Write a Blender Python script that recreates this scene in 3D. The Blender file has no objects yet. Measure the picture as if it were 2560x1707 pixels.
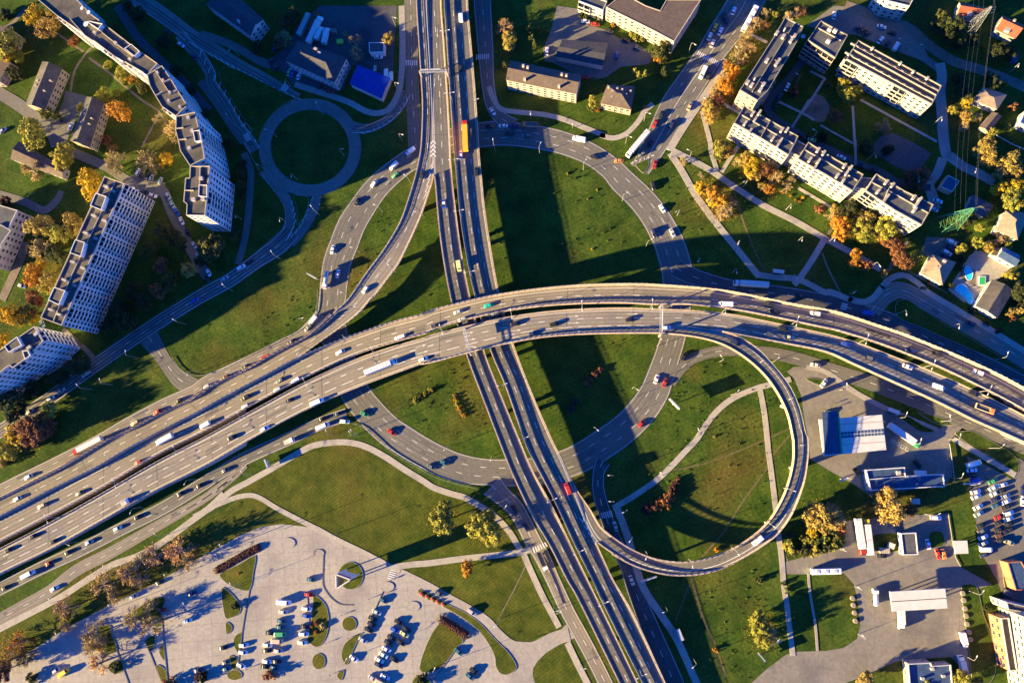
import bpy, bmesh, math, random
from mathutils import Vector, Matrix
from mathutils.geometry import tessellate_polygon
random.seed(7)
sc = bpy.context.scene
C = sc.collection
rad = math.radians
# ---------------------------------------------------------------- camera, light, exposure
IW, IH, FP = 2560.0, 1707.0, 1800.0
NAD = (1430.0, 1115.0)                      # where a plumb line under the drone meets the picture
CZ = 348.0
_n = Vector((NAD[0]-IW/2, -(NAD[1]-IH/2), -FP)).normalized()
ROT = _n.rotation_difference(Vector((0, 0, -1))).to_matrix()
cd = bpy.data.cameras.new('camera'); cam = bpy.data.objects.new('camera', cd); C.objects.link(cam)
cam.matrix_world = Matrix.Translation((0, 0, CZ)) @ ROT.to_4x4()
cd.sensor_width = 36.0; cd.lens = 36.0*FP/IW; cd.clip_end = 20000; cd.clip_start = 1
sc.camera = cam
SUN_EL, SUN_DIR = 13.2, 21.0                # elevation; direction in which shadows fall, from +X
w = bpy.data.worlds.new('World'); sc.world = w; w.use_nodes = True
nt = w.node_tree; bg = nt.nodes['Background']
sky = nt.nodes.new('ShaderNodeTexSky'); sky.sky_type = 'NISHITA'; sky.sun_disc = False
sky.sun_elevation = rad(SUN_EL); sky.sun_rotation = rad(90-(SUN_DIR+180)); sky.air_density = 0.7; sky.dust_density = 0.1; sky.ozone_density = 9.0; sky.altitude = 1500
tint = nt.nodes.new('ShaderNodeMix'); tint.data_type = 'RGBA'; tint.blend_type = 'MULTIPLY'; tint.inputs[0].default_value = 1; tint.inputs[7].default_value = (.30, .92, 1.35, 1)   # deep clear evening blue
nt.links.new(sky.outputs[0], tint.inputs[6]); nt.links.new(tint.outputs[2], bg.inputs[0]); bg.inputs[1].default_value = 0.072
sd = bpy.data.lights.new('sun', 'SUN'); sun = bpy.data.objects.new('sun', sd); C.objects.link(sun)
sd.energy = 5.0; sd.angle = rad(0.6); sd.color = (1.0, 0.745, 0.30)
_d = Vector((math.cos(rad(SUN_DIR))*math.cos(rad(SUN_EL)), math.sin(rad(SUN_DIR))*math.cos(rad(SUN_EL)), -math.sin(rad(SUN_EL))))
sun.rotation_euler = _d.to_track_quat('-Z', 'Y').to_euler()
sc.view_settings.view_transform = 'Standard'; sc.view_settings.look = 'None'
sc.view_settings.exposure = 2.48; sc.view_settings.gamma = 1.0
# ---------------------------------------------------------------- photograph -> place
CX = [0, 500, 1000, 1500, 2000]; CY = [0, 350, 700, 1050, 1307]
def toks(s):
    """'21 430,630 ...' : a two-digit token picks a close-up of the photograph, the others are points read in it"""
    ox = oy = None
    for t in s.split():
        if ',' not in t: ox, oy = (0, 0) if t == 'N' else (CX[int(t[0])], CY[int(t[1])]); k = 1.0 if t == 'N' else 3.92
        else:
            f = t.split(',')
            yield (ox+float(f[0])/k, oy+float(f[1])/k), f[2:], k
def L(s): return [p for p, f, k in toks(s)]
def ray(p): return ROT @ Vector((p[0]-IW/2, -(p[1]-IH/2), -FP))
def P(p, z=0.0):
    d = ray(p); t = (z-CZ)/d.z
    return Vector((d.x*t, d.y*t, z))
def mpp(p): return CZ/(-ray(p).z)              # metres per photo pixel on the ground
def cr(pts, n=6, closed=False):
    """Catmull-Rom through the points"""
    out = []; m = len(pts); rng = range(m if closed else m-1)
    g = lambda i: pts[i % m] if closed else pts[max(0, min(m-1, i))]
    for i in rng:
        a, b, c, d = g(i-1), g(i), g(i+1), g(i+2)
        for k in range(n):
            t = k/n
            out.append(tuple(.5*(2*b[j]+(c[j]-a[j])*t+(2*a[j]-5*b[j]+4*c[j]-d[j])*t*t+(3*b[j]-a[j]-3*c[j]+d[j])*t**3) for j in range(len(b))))
    if not closed: out.append(tuple(pts[-1]))
    return out
def resample(pts, n):
    d = [0.0]
    for a, b in zip(pts, pts[1:]): d.append(d[-1]+(Vector(b)-Vector(a)).length)
    out = []; j = 0
    for i in range(n):
        s = d[-1]*i/(n-1)
        while j < len(pts)-2 and d[j+1] < s: j += 1
        u = (s-d[j])/max(1e-9, d[j+1]-d[j]); out.append(Vector(pts[j]).lerp(Vector(pts[j+1]), min(1, max(0, u))))
    return out
def lerp(tab, x):
    if x <= tab[0][0]: return tab[0][1]
    for (a, b), (c, d) in zip(tab, tab[1:]):
        if x <= c: return b+(d-b)*(x-a)/(c-a)
    return tab[-1][1]
# ---------------------------------------------------------------- materials
MAT = {}
def mat(name, c1, c2=None, scale=1.0, rough=0.9, c3=None, s3=0.05, bump=0.0, metal=0.0, objcol=False, spec=0.3, detail=4, wave=None, f3=(.5, .68), fine=None):
    m = bpy.data.materials.new(name); m.use_nodes = True; t = m.node_tree; N = t.nodes; K = t.links
    b = N['Principled BSDF']; b.inputs['Roughness'].default_value = rough; b.inputs['Metallic'].default_value = metal
    b.inputs['Specular IOR Level'].default_value = spec
    tc = N.new('ShaderNodeTexCoord').outputs['Object']
    if objcol: tc = N.new('ShaderNodeNewGeometry').outputs['Position']
    def noise(s, d=4):
        n = N.new('ShaderNodeTexNoise'); n.inputs['Scale'].default_value = s; n.inputs['Detail'].default_value = d; K.new(tc, n.inputs['Vector']); return n.outputs['Fac']
    def ramp(f, a, z):
        r = N.new('ShaderNodeMapRange'); r.inputs[1].default_value = a; r.inputs[2].default_value = z; K.new(f, r.inputs[0]); return r.outputs[0]
    def mix(f, a, z, mode='MIX'):
        x = N.new('ShaderNodeMix'); x.data_type = 'RGBA'; x.blend_type = mode
        if f is None: x.inputs[0].default_value = 1
        else: K.new(f, x.inputs[0])
        for v, i in ((a, 6), (z, 7)):
            if isinstance(v, tuple): x.inputs[i].default_value = (*v, 1)
            else: K.new(v, x.inputs[i])
        return x.outputs[2]
    if objcol:
        oi = N.new('ShaderNodeObjectInfo'); col = oi.outputs['Color']
        if c2:
            r = ramp(noise(scale), .3, .7); col = mix(None, col, mix(r, c1, c2), 'MULTIPLY')
    elif c2:
        col = mix(ramp(noise(scale, detail), .35, .65), c1, c2)
    else: col = None
    if c3: col = mix(ramp(noise(s3, 5), *f3), col if col is not None else c1, c3)
    if fine:
        for fs, fa in fine: col = mix(None, col if col is not None else c1, mix(ramp(noise(fs, 3), .3, .7), (1-fa,)*3, (1+fa,)*3), 'MULTIPLY')
    if wave:
        ws, dark, ang = wave
        mp = N.new('ShaderNodeMapping'); mp.inputs['Rotation'].default_value[2] = ang; K.new(tc, mp.inputs[0])
        wv = N.new('ShaderNodeTexWave'); wv.inputs['Scale'].default_value = ws; wv.inputs['Distortion'].default_value = .6; K.new(mp.outputs[0], wv.inputs[0])
        col = mix(ramp(wv.outputs['Fac'], .1, .9), col if col is not None else c1, mix(None, col if col is not None else c1, (dark,)*3, 'MULTIPLY'))
    if col is None: b.inputs['Base Color'].default_value = (*c1, 1)
    else: K.new(col, b.inputs['Base Color'])
    if bump:
        bp = N.new('ShaderNodeBump'); bp.inputs['Strength'].default_value = bump; bp.inputs['Distance'].default_value = .3
        K.new(noise(scale*3), bp.inputs['Height']); K.new(bp.outputs[0], b.inputs['Normal'])
    MAT[name] = m; return m
mat('grass', (.029, .062, .008), (.053, .082, .011), .12, .95, c3=(.090, .076, .016), s3=.020, bump=.6, spec=.1, detail=8, f3=(.52, .72), fine=((.8, .30), (.06, .22)), wave=(.16, .90, 1.1))
mat('lawn', (.044, .064, .008), (.078, .090, .012), .2, .95, c3=(.115, .098, .018), s3=.022, bump=.35, spec=.1, detail=8, wave=(.22, .82, .9), fine=((.9, .18), (.05, .18)))
mat('dirt', (.15, .12, .09), (.20, .16, .12), .6, .95, c3=(.10, .085, .06), s3=.1, bump=.3)
mat('asphalt', (0.126, 0.117, 0.100), (0.157, 0.146, 0.126), .7, .9, c3=(.100, .095, .092), s3=.06, detail=8, fine=((.8, .10), (.03, .14)))
mat('asphalt_dark', (.065, .066, .07), (.085, .085, .088), .7, .9, c3=(.05, .05, .055), s3=.08, detail=8)
mat('road_tan', (0.187, 0.165, 0.136), (0.222, 0.198, 0.164), .9, .9, c3=(.175, .155, .138), s3=.07, detail=8, fine=((.8, .08), (.025, .14)))
mat('path', (0.303, 0.278, 0.233), (0.364, 0.333, 0.279), .8, .9, c3=(.25, .225, .20), s3=.15)
mat('plaza', (0.273, 0.247, 0.214), (0.323, 0.298, 0.256), .6, .9, c3=(.225, .20, .185), s3=.05, detail=8, fine=((.7, .08), (.03, .12)))
mat('yard', (0.167, 0.149, 0.125), (0.202, 0.182, 0.152), .5, .9, c3=(.13, .118, .11), s3=.06, detail=8, fine=((.7, .10), (.05, .15)))
mat('track_tan', (0.187, 0.165, 0.136), (0.144, 0.126, 0.104), .035, .9, detail=2, fine=((.8, .08),))
mat('track_grey', (0.131, 0.123, 0.106), (0.099, 0.093, 0.081), .035, .9, detail=2, fine=((.8, .08),))
mat('patch', (.085, .082, .080), (.11, .105, .10), .5, .9, fine=((.8, .1),))
mat('joint', (.13, .118, .108), None, 1, .95)
mat('curtain', (.12, .115, .105), (.18, .17, .16), 2, .8)
mat('kerb', (0.242, 0.222, 0.186), (0.303, 0.278, 0.233), 1.0, .9)
mat('concrete', (.33, .29, .25), (.42, .37, .32), .7, .9, c3=(.27, .235, .20), s3=.2)
mat('barrier', (.38, .285, .205), (.48, .37, .275), .4, .85, fine=((.9, .18), (.12, .15)))
mat('roof_rim', (.21, .19, .165), (.27, .245, .215), .5, .9)
mat('worn', (.085, .075, .025), (.115, .092, .038), .5, .95, fine=((.9, .25),))
mat('pole', (.30, .29, .28), None, 1, .6)
mat('marking', (.62, .61, .58), (.48, .47, .45), 1.5, .8)
mat('metal', (.55, .56, .57), None, 1, .45, metal=.6)
mat('white_paint', (.66, .64, .61), (.58, .565, .54), .4, .6)
mat('facade_white', (.42, .40, .37), (.49, .47, .435), .3, .85, c3=(.35, .33, .30), s3=.1)
mat('wall_white', (.36, .335, .30), (.42, .39, .35), .25, .85, c3=(.30, .275, .245), s3=.15)
mat('facade_cream', (.38, .315, .235), (.44, .37, .285), .3, .85)
mat('facade_tan', (.33, .27, .19), (.39, .325, .24), .3, .85)
mat('facade_pink', (.38, .27, .20), (.44, .32, .245), .3, .85)
mat('facade_orange', (.33, .125, .07), (.38, .16, .09), .4, .85)
mat('roof_grey', (.070, .072, .080), (.092, .094, .10), .5, .9, c3=(.055, .057, .064), s3=.12, detail=8, fine=((.6, .15),))
mat('roof_bitumen', (.078, .070, .062), (.105, .094, .083), .5, .9, c3=(.05, .047, .045), s3=.12, detail=8, fine=((.6, .15),))
mat('roof_brown', (.10, .075, .062), (.135, .10, .085), .6, .9, wave=(.9, .75, 0))
mat('roof_dark', (.045, .045, .055), (.065, .062, .07), .5, .85)
mat('roof_tan', (.24, .18, .13), (.30, .23, .17), .6, .9, wave=(1.2, .85, .4))
mat('roof_red', (.25, .065, .035), (.31, .09, .05), .6, .85, wave=(1.0, .8, .4))
mat('roof_blue', (.006, .035, .26), (.010, .05, .33), .4, .5, c3=(.015, .055, .25), s3=.2, wave=(1.5, .85, .35))
mat('roof_steel', (.04, .07, .14), (.06, .10, .19), .5, .4, wave=(1.2, .7, .2))
mat('roof_white', (.52, .49, .43), (.58, .55, .49), .3, .7)
mat('glass', (.012, .018, .028), None, 1, .2, spec=.25)
mat('rubber', (.02, .02, .02), None, 1, .8)
mat('trunk', (.10, .075, .055), (.15, .12, .09), 2, .95)
mat('twig', (.30, .215, .14), (.38, .28, .19), 1, .95)
mat('paint', (.9, .9, .9), None, 1, .35, objcol=True, spec=.5)
mat('foliage', (.62, .62, .62), (1.25, 1.2, 1.1), .45, .9, objcol=True, spec=.15)
mat('water', (.02, .50, .74), (.04, .62, .85), .8, .1, spec=.5)
mat('green_metal', (.05, .20, .10), (.07, .25, .13), 1, .6)
mat('steel_dark', (.14, .15, .17), None, 1, .5, metal=.4)
mat('glow_red', (.75, .10, .06), (.85, .2, .1), 1, .6)
mat('sign_green', (.02, .35, .12), None, 1, .5)
mat('sign_red', (.30, .02, .07), None, 1, .5)
mat('brick_brown', (.14, .10, .07), (.18, .13, .095), 1.2, .9)
# ---------------------------------------------------------------- mesh helper
class MB:
    def __init__(s): s.v = []; s.f = []; s.m = []
    def face(s, pts, mi=0):
        i = len(s.v); s.v += [tuple(p) for p in pts]; s.f.append(tuple(range(i, i+len(pts)))); s.m.append(mi)
    def box(s, c, d, a=0.0, mi=0, taper=1.0):
        ca, sa = math.cos(a), math.sin(a); i = len(s.v)
        for z in (-.5, .5):
            k = taper if z > 0 else 1.0
            for x, y in ((-.5, -.5), (.5, -.5), (.5, .5), (-.5, .5)):
                x *= d[0]*k; y *= d[1]*k
                s.v.append((c[0]+x*ca-y*sa, c[1]+x*sa+y*ca, c[2]+z*d[2]))
        for q in ((3, 2, 1, 0), (4, 5, 6, 7), (0, 1, 5, 4), (1, 2, 6, 5), (2, 3, 7, 6), (3, 0, 4, 7)):
            s.f.append(tuple(i+j for j in q)); s.m.append(mi)
    def poly(s, pts, z=None, mi=0):
        pts = [Vector((p[0], p[1], p[2] if z is None else z)) for p in pts]
        i = len(s.v); s.v += [tuple(p) for p in pts]
        flat = [Vector((p.x, p.y, 0)) for p in pts]
        for t in tessellate_polygon([flat]):
            a, b, c = (flat[j] for j in t)
            if (b-a).cross(c-a).z < 0: t = t[::-1]
            s.f.append(tuple(i+j for j in t)); s.m.append(mi)
    def prism(s, pts, z0, z1, mi=0, top=True, mt=None):
        n = len(pts)
        for k in range(n):
            a, b = pts[k], pts[(k+1) % n]
            s.face(((a[0], a[1], z0), (b[0], b[1], z0), (b[0], b[1], z1), (a[0], a[1], z1)), mi)
        if top: s.poly(pts, z1, mi if mt is None else mt)
    def loft(s, loops, mi=0, cap=True):
        i = len(s.v); n = len(loops[0])
        for l in loops: s.v += [tuple(p) for p in l]
        for a in range(len(loops)-1):
            for k in range(n):
                s.f.append((i+a*n+k, i+a*n+(k+1) % n, i+(a+1)*n+(k+1) % n, i+(a+1)*n+k)); s.m.append(mi)
        if cap:
            s.f.append(tuple(i+k for k in range(n))[::-1]); s.m.append(mi)
            s.f.append(tuple(i+(len(loops)-1)*n+k for k in range(n))); s.m.append(mi)
    def tube(s, a, b, r0, r1=None, n=6, mi=0):
        a, b = Vector(a), Vector(b); r1 = r0 if r1 is None else r1; d = (b-a).normalized()
        u = d.cross(Vector((0, 0, 1)) if abs(d.z) < .9 else Vector((1, 0, 0))).normalized(); v = d.cross(u)
        s.loft([[p+(u*math.cos(2*math.pi*k/n)+v*math.sin(2*math.pi*k/n))*r for k in range(n)] for p, r in ((a, r0), (b, r1))], mi)
    def build(s, name, mats, parent=None, origin=None, smooth=False):
        me = bpy.data.meshes.new(name)
        o3 = Vector(origin) if origin is not None else Vector((0, 0, 0))
        me.from_pydata([tuple(Vector(p)-o3) for p in s.v], [], s.f)
        for m in (mats if isinstance(mats, (list, tuple)) else [mats]): me.materials.append(MAT[m])
        if any(s.m): me.polygons.foreach_set('material_index', s.m)
        if smooth: me.polygons.foreach_set('use_smooth', [True]*len(s.f))
        o = bpy.data.objects.new(name, me); C.objects.link(o)
        if parent is not None: o.parent = parent
        elif origin is not None: o.location = o3
        return o
def ccw(pts):
    a = sum(p[0]*q[1]-q[0]*p[1] for p, q in zip(pts, pts[1:]+pts[:1]))
    return pts if a > 0 else pts[::-1]
def tag(o, label=None, cat=None, group=None, kind=None):
    if label: o['label'] = label
    if cat: o['category'] = cat
    if group: o['group'] = group
    if kind: o['kind'] = kind
    return o
def empty(name, loc, label=None, cat=None, group=None, rz=0.0):
    o = bpy.data.objects.new(name, None); C.objects.link(o); o.location = loc; o.rotation_euler = (0, 0, rz); o.empty_display_size = .1
    return tag(o, label, cat, group)
def dup(root, loc, rz, color=None, scale=None, paint=('body', 'roof', 'crown', 'cab', 'cargo_body')):
    r = root.copy(); C.objects.link(r); r.location = loc; r.rotation_euler = (0, 0, rz)
    if scale: r.scale = scale
    if color and not root.children: r.color = (*color, 1)
    for ch in root.children:
        c = ch.copy(); C.objects.link(c); c.parent = r
        if color and ch.name.split('.')[0] in paint: c.color = (*color, 1)
        for g in ch.children:
            d = g.copy(); C.objects.link(d); d.parent = c
    return r
ORD = ['first', 'second', 'third', 'fourth', 'fifth', 'sixth', 'seventh', 'eighth', 'ninth', 'tenth', 'eleventh', 'twelfth', 'thirteenth', 'fourteenth', 'fifteenth', 'sixteenth', 'seventeenth', 'eighteenth', 'nineteenth', 'twentieth']
def order_labels(items, end):
    """items: [(object, label stem, sort value)]; equal stems are told apart by their order from a named end"""
    by = {}
    for o, s, v in items: by.setdefault(s, []).append((v, o))
    for s, vs in by.items():
        vs.sort(key=lambda t: t[0])
        for i, (v, o) in enumerate(vs):
            o['label'] = s if len(vs) == 1 else f'{s}, {ORD[i] if i < 20 else ("twenty " + ORD[i-20])} such from {end}'
mat('wire', (.10, .11, .12), None, 1, .6)
mat('old_steel', (.16, .165, .17), (.22, .22, .22), 1, .6)
# ---------------------------------------------------------------- ground, roads, paths
ZC = {'area': [.010, .003], 'road': [.062, .003], 'walk': [.160, .0015], 'isle': [.250, .001], 'dirt': [.040, .0013]}
def nz(k='road'):
    ZC[k][0] += ZC[k][1]; return ZC[k][0]
g = MB(); S = 4000
for i in range(-4, 4):
    for j in range(-4, 4): g.face(((i*S/4, j*S/4, 0), ((i+1)*S/4, j*S/4, 0), ((i+1)*S/4, (j+1)*S/4, 0), (i*S/4, (j+1)*S/4, 0)))
tag(g.build('ground', 'grass'), kind='structure')
ROADS = []                                     # (world centreline, half width) of every ground road
def offs(pts, d):
    """points shifted sideways by d (left positive)"""
    out = []
    for i, p in enumerate(pts):
        a = pts[max(0, i-1)]; b = pts[min(len(pts)-1, i+1)]; t = (Vector((b[0]-a[0], b[1]-a[1], 0))).normalized()
        dd = d[i] if isinstance(d, list) else d
        out.append(Vector((p[0]-t.y*dd, p[1]+t.x*dd, p[2] if len(p) > 2 else 0)))
    return out
def strip(mb, A, B, z, mi=0):
    for i in range(len(A)-1):
        mb.face([(q.x, q.y, z) for q in (A[i], B[i], B[i+1], A[i+1])][::-1], mi)
def dashes(mb, line, z, on=3.0, off=6.0, wd=.22, solid=False):
    line = [Vector((p[0], p[1], 0 if z is not None else p[2])) for p in line]
    tot = sum((b-a).length for a, b in zip(line, line[1:]))
    n = max(3, int(tot/1.0)); pts = resample(line, n); st = tot/(n-1)
    A, B = offs(pts, wd/2), offs(pts, -wd/2)
    for i in range(n-1):
        if solid or (i*st) % (on+off) < on:
            mb.face([(q.x, q.y, q.z if z is None else z) for q in (A[i], B[i], B[i+1], A[i+1])][::-1])
def road(s, m='asphalt', name='road', lanes=(), edge=False, closed=False, width=None, z=None, smooth=5, edgew=.16):
    """ribbon on the ground; points carry their width in photo pixels"""
    raw = [(p[0], p[1], float(f[0]) if f else width) for p, f, k in toks(s)]
    fine = cr(raw, smooth, closed) if smooth else raw
    if closed: fine.append(fine[0])
    pts = [P(p) for p in fine]; hw = [p[2]*mpp(p)/2 for p in fine]
    z = nz() if z is None else z
    mb = MB(); strip(mb, offs(pts, hw), offs(pts, [-h for h in hw]), z)
    o = tag(mb.build(name, m), kind='structure')
    if name == 'road': ROADS.append((pts, hw))
    fr = [.05]+[l if not isinstance(l, tuple) else l[0] for l in lanes]+[.95]
    if lanes and len(pts) > 8:
        tr = MB(); pa = MB()
        for a, b in zip(fr, fr[1:]):
            if b-a < .15: continue
            for k in (-.85, .85):
                c = offs(pts, [-((a+b)-1)*h+k for h in hw]); strip(tr, offs(c, .32), offs(c, -.32), z+.0022)
            for _ in range(max(1, len(pts)//26)):
                i = random.randrange(1, len(pts)-4); c = offs(pts, [-((a+b)-1)*h+random.uniform(-.5, .5) for h in hw])[i:i+random.choice((2, 3, 3))]; wd = random.uniform(.7, 1.5); pa = MB(); strip(pa, offs(c, wd), offs(c, -wd), z+.0014); pa.build('asphalt_patch', 'patch', o)
        tr.build('wheel_track', 'track_tan' if m == 'road_tan' else 'track_grey' if m == 'asphalt' else 'asphalt_dark', o)
    if lanes or edge:
        mk = MB()
        for l in lanes:
            fr, kind = (l, 'd') if not isinstance(l, tuple) else l
            dashes(mk, offs(pts, [-(2*fr-1)*h for h in hw]), z+.0052, solid=(kind == 's'), on=(3 if kind != 't' else 1.2), off=(6 if kind != 't' else 1.2))
        if edge:
            for sgn in (1, -1): dashes(mk, offs(pts, [sgn*(h-.5) for h in hw]), z+.0052, solid=True, wd=edgew)
        mk.build('lane_marking', 'marking', o)
    return o
def walk(s, m='path', name='path', width=14, h=.10, smooth=5):
    """slightly raised ribbon with kerb edges"""
    raw = [(p[0], p[1], float(f[0]) if f else width) for p, f, k in toks(s)]
    fine = cr(raw, smooth); pts = [P(p) for p in fine]; hw = [p[2]*mpp(p)/2 for p in fine]
    A, B = offs(pts, hw), offs(pts, [-x for x in hw]); z = nz('walk' if h > .01 else 'dirt'); mb = MB()
    strip(mb, A, B, z)
    for E, sg in ((A, 1), (B, -1)):
        for a, b in zip(E, E[1:]):
            q = [(a.x, a.y, -.01), (b.x, b.y, -.01), (b.x, b.y, z), (a.x, a.y, z)]
            mb.face(q if sg < 0 else q[::-1], 1)
    return tag(mb.build(name, [m, 'kerb']), kind='structure')
def area(s, m, name, smooth=0, z=None):
    pts = L(s)
    if smooth: pts = cr(pts, smooth, True)
    mb = MB(); mb.poly([P(p) for p in pts], nz('area') if z is None else z)
    return tag(mb.build(name, m), kind='structure')
def island(s, m='lawn', name='grass_island', smooth=4, h=.18, kerb=.14):
    pts = L(s)
    if smooth: pts = cr(pts, smooth, True)
    wp = ccw([P(p) for p in pts]); mb = MB(); z = nz('isle')
    mb.prism(wp, -.01, z, 1, top=False)
    n = len(wp); inn = []
    for i in range(n):
        a, b, c = wp[i-1], wp[i], wp[(i+1) % n]
        t = (c-a).normalized(); inn.append(b+Vector((-t.y, t.x, 0))*kerb)
    for i in range(n): mb.face([(q.x, q.y, z) for q in (wp[i], wp[(i+1) % n], inn[(i+1) % n], inn[i])], 1)
    mb.poly(inn, z-.03, 0)
    return tag(mb.build(name, [m, 'kerb']), kind='structure')
def ell(cx, cy, rx, ry=None, n=16): 
    ry = ry or rx
    return ' '.join(f'{cx+rx*math.cos(2*math.pi*i/n):.1f},{cy+ry*math.sin(2*math.pi*i/n):.1f}' for i in range(n))
def zebra(s, n=6, wd=.5):
    """four corners: stripes run from side a-b to side d-c"""
    a, b, c, d = [P(p) for p in L(s)]; mb = MB(); z = .1585
    for i in range(n):
        u0, u1 = (i+.2)/n, (i+.75)/n
        mb.face([(q.x, q.y, z) for q in (a.lerp(b, u0), a.lerp(b, u1), d.lerp(c, u1), d.lerp(c, u0))])
    me = mb
    for k, f in enumerate(me.f):
        p = [Vector(me.v[i]) for i in f]
        if (p[1]-p[0]).cross(p[2]-p[0]).z < 0: me.f[k] = f[::-1]
    return tag(me.build('crosswalk', 'marking'), kind='structure')
# mown park lawns, then the big paved areas
area('13 -40,960 120,865 300,715 500,600 800,430 1000,310 1150,250 1400,225 1600,260 1800,360 2000,490 2195,610 23 330,670 500,730 640,770 800,860 950,970 1060,1090 1140,1230 1150,1300 24 900,325 600,355 300,395 120,410 -60,440 13 1850,1430 1600,1300 1350,1180 1150,1070 950,970 750,865 620,785 520,742 400,750 250,800', 'lawn', 'lawn')
area('24 -40,455 120,425 300,405 600,368 900,335 1150,310 1215,330 1270,460 1400,740 1545,1020 1380,1110 1220,1160 1090,1120 960,1010 850,900 680,790 480,680 250,550', 'lawn', 'lawn')
area('24 1640,1180 1550,1200 1430,1275 1350,1355 1310,1420 1300,1500 1340,1620 1500,1900 1980,1900 1850,1560 1740,1380', 'lawn', 'lawn')
area('03 2195,880 1900,1020 1600,1240 1350,1370 04 1100,440 850,590 600,750 300,910 0,1060 -150,1140 -150,1500 0,1420 350,1230 700,1000 1100,790 1500,600 1800,430 2195,200 13 200,1235 400,1125 600,1045 800,1018 1000,1038 1110,1050 900,945 700,830 520,755 400,760', 'lawn', 'lawn')
area('13 0,1345 200,1235 400,1125 600,1045 800,1018 1000,1038 1140,1062 1180,1068 1500,1240 1900,1440 24 0,465 200,570 500,740 800,900 920,1000 1050,1120 1130,1165 1220,1178 1320,1160 1560,1060 1660,960 1720,1120 1560,1190 1430,1270 1350,1350 1305,1420 1300,1490 1330,1600 1400,2000 04 -200,2000 -300,1560 0,1420 350,1220 700,1000 1100,790 1500,600 1800,430 2195,200', 'plaza', 'parking_lot')
LOT1 = bpy.data.objects['parking_lot']
area('42 20,850 150,870 560,1110 800,1250 1100,1390 1330,1480 1420,1420 1600,1400 1700,1480 43 1640,30 1540,120 1480,190 1455,240 1480,350 1490,540 1440,610 1000,700 690,745 550,640 300,500 100,380 75,150 42 50,1400 10,1130 -60,960 -130,900 -60,850', 'yard', 'forecourt')
area('43 450,985 1000,935 1450,910 1490,1180 1520,1330 1580,1440 44 1880,600 1740,650 1570,640 1620,1060 1670,1500 1480,1310 1000,1340 900,1370 600,1510 200,1650 -400,1900 -480,1568 -340,1440 -140,1290 -70,1260 260,1250 430,1220 560,1130 590,1000 570,800 530,600 430,490 380,490 110,500 -130,500 -170,390 90,315 420,245 450,100', 'yard', 'forecourt')
LOT2 = bpy.data.objects['forecourt.001']
area('43 1640,350 1900,480 2080,580 2130,520 2300,400 2900,700 2900,1900 2100,2000 1930,1568 1860,1440 1790,1330 1750,1150 1700,850 1660,620', 'asphalt', 'parking_lot')
area('00 640,890 870,950 800,1060 720,1210 640,1430 500,1450 470,1350 330,1200 560,1130 620,1000', 'asphalt', 'courtyard')
area('10 1180,60 1930,60 1900,560 1880,800 1500,640 1400,880 1330,905 900,830 840,720 650,650 720,560 860,450 950,250', 'asphalt_dark', 'courtyard')
area('20 1540,60 1740,90 1800,230 2000,290 2150,380 30 350,420 520,540 480,630 200,660 60,760 -100,790 20 1950,760 1800,770 1500,620 1420,600 1400,480 1470,330', 'asphalt', 'courtyard')
area('40 60,260 330,60 480,70 560,150 900,250 1180,400 1260,560 1390,650 1330,700 1180,590 900,490 560,350', 'yard', 'courtyard')
area('40 900,1300 1290,1510 41 1280,140 1150,310 1000,290 760,150 720,50', 'asphalt_dark', 'sports_court', smooth=2)
area('40 150,920 290,1030 230,1200 40,1130', 'dirt', 'playground', smooth=2)
area('01 1180,400 1330,330 1620,420 1620,520 1500,580 1230,440', 'dirt', 'courtyard')
area('41 1240,950 1500,960 1560,1000 1430,1200 1250,1150 1190,1100', 'asphalt', 'courtyard')
area('33 1820,1310 1850,1400 2060,1300 2230,1290 2230,1450 1850,1500', 'yard', 'forecourt')
# dirt tracks across the grass
for s, wd in (('00 910,460 830,540 730,700 690,900', 6), ('00 870,570 1050,700 1240,860 1400,990 1550,1090 1630,1210', 6), ('00 1560,1110 1480,1270 1390,1440', 5), ('00 560,330 700,430 820,510', 5),
              ('31 1310,500 1400,780 1500,1050 1620,1290', 5), ('33 720,490 1100,400 1600,200 1860,80', 4), ('33 1860,150 1690,350 1640,470 1400,800 1210,1100 1000,1340', 4.5),
              ('41 220,1110 280,1270 400,1500', 4), ('34 900,530 1000,900 1130,1200 1230,1500', 6), ('34 880,600 780,850 740,960', 4), ('24 1230,420 1130,630 960,950', 2.5),
              ('41 1060,1000 930,1150 870,1290', 7), ('41 490,590 380,740 280,930', 7), ('00 -20,330 130,220 250,90', 10)):
    walk(s, 'worn' if s[0] in '3' else 'dirt', 'dirt_path', wd, h=.005)
# roads
road('N 1120,355,66 1200,338,68 1255,334,66 1320,340,63 1400,356,61 1472,384,58 1525,420,60 1556,453,66 1590,485,68 1615,512,70 1636,540,72 1655,572,74 1671,604,76 1683,640,78 1692,675,78 1694,720,76 1690,780,70 1683,838,64 1668,890,64 1651,940,68 1635,982,72 1602,1030,74 1560,1072,74 1510,1108,76 1458,1140,74 1412,1160,72 1340,1178,70 1265,1181,68 1222,1180,66 1172,1175,70 1120,1160,72 1064,1134,74 1012,1103,75 968,1073,75 925,1030,75 890,985,74 866,935,72 848,880,70 834,830,70 828,780,70 832,740,71 835,707,72 843,656,74 860,610,75 879,562,74 905,520,70 938,474,66 980,434,62 1030,398,60', name='road', closed=True, lanes=(.34, .67), edge=True)
road('N 1885,-40,92 1850,30,88 1810,85,80 1770,143,70 1725,210,74 1690,262,76 1660,320,70 1630,375,60 1600,425,50', 'asphalt', lanes=((.5, 's'), .27, .73), edge=True)
road('N 1690,670,50 1740,694,44 1832,720,42 1910,730,42 1990,742,44 2115,768,46 2204,795,46 2306,838,45 2408,884,44 2560,960,44 2720,1045,44', 'asphalt_dark', lanes=(.5,), edge=True)
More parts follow.
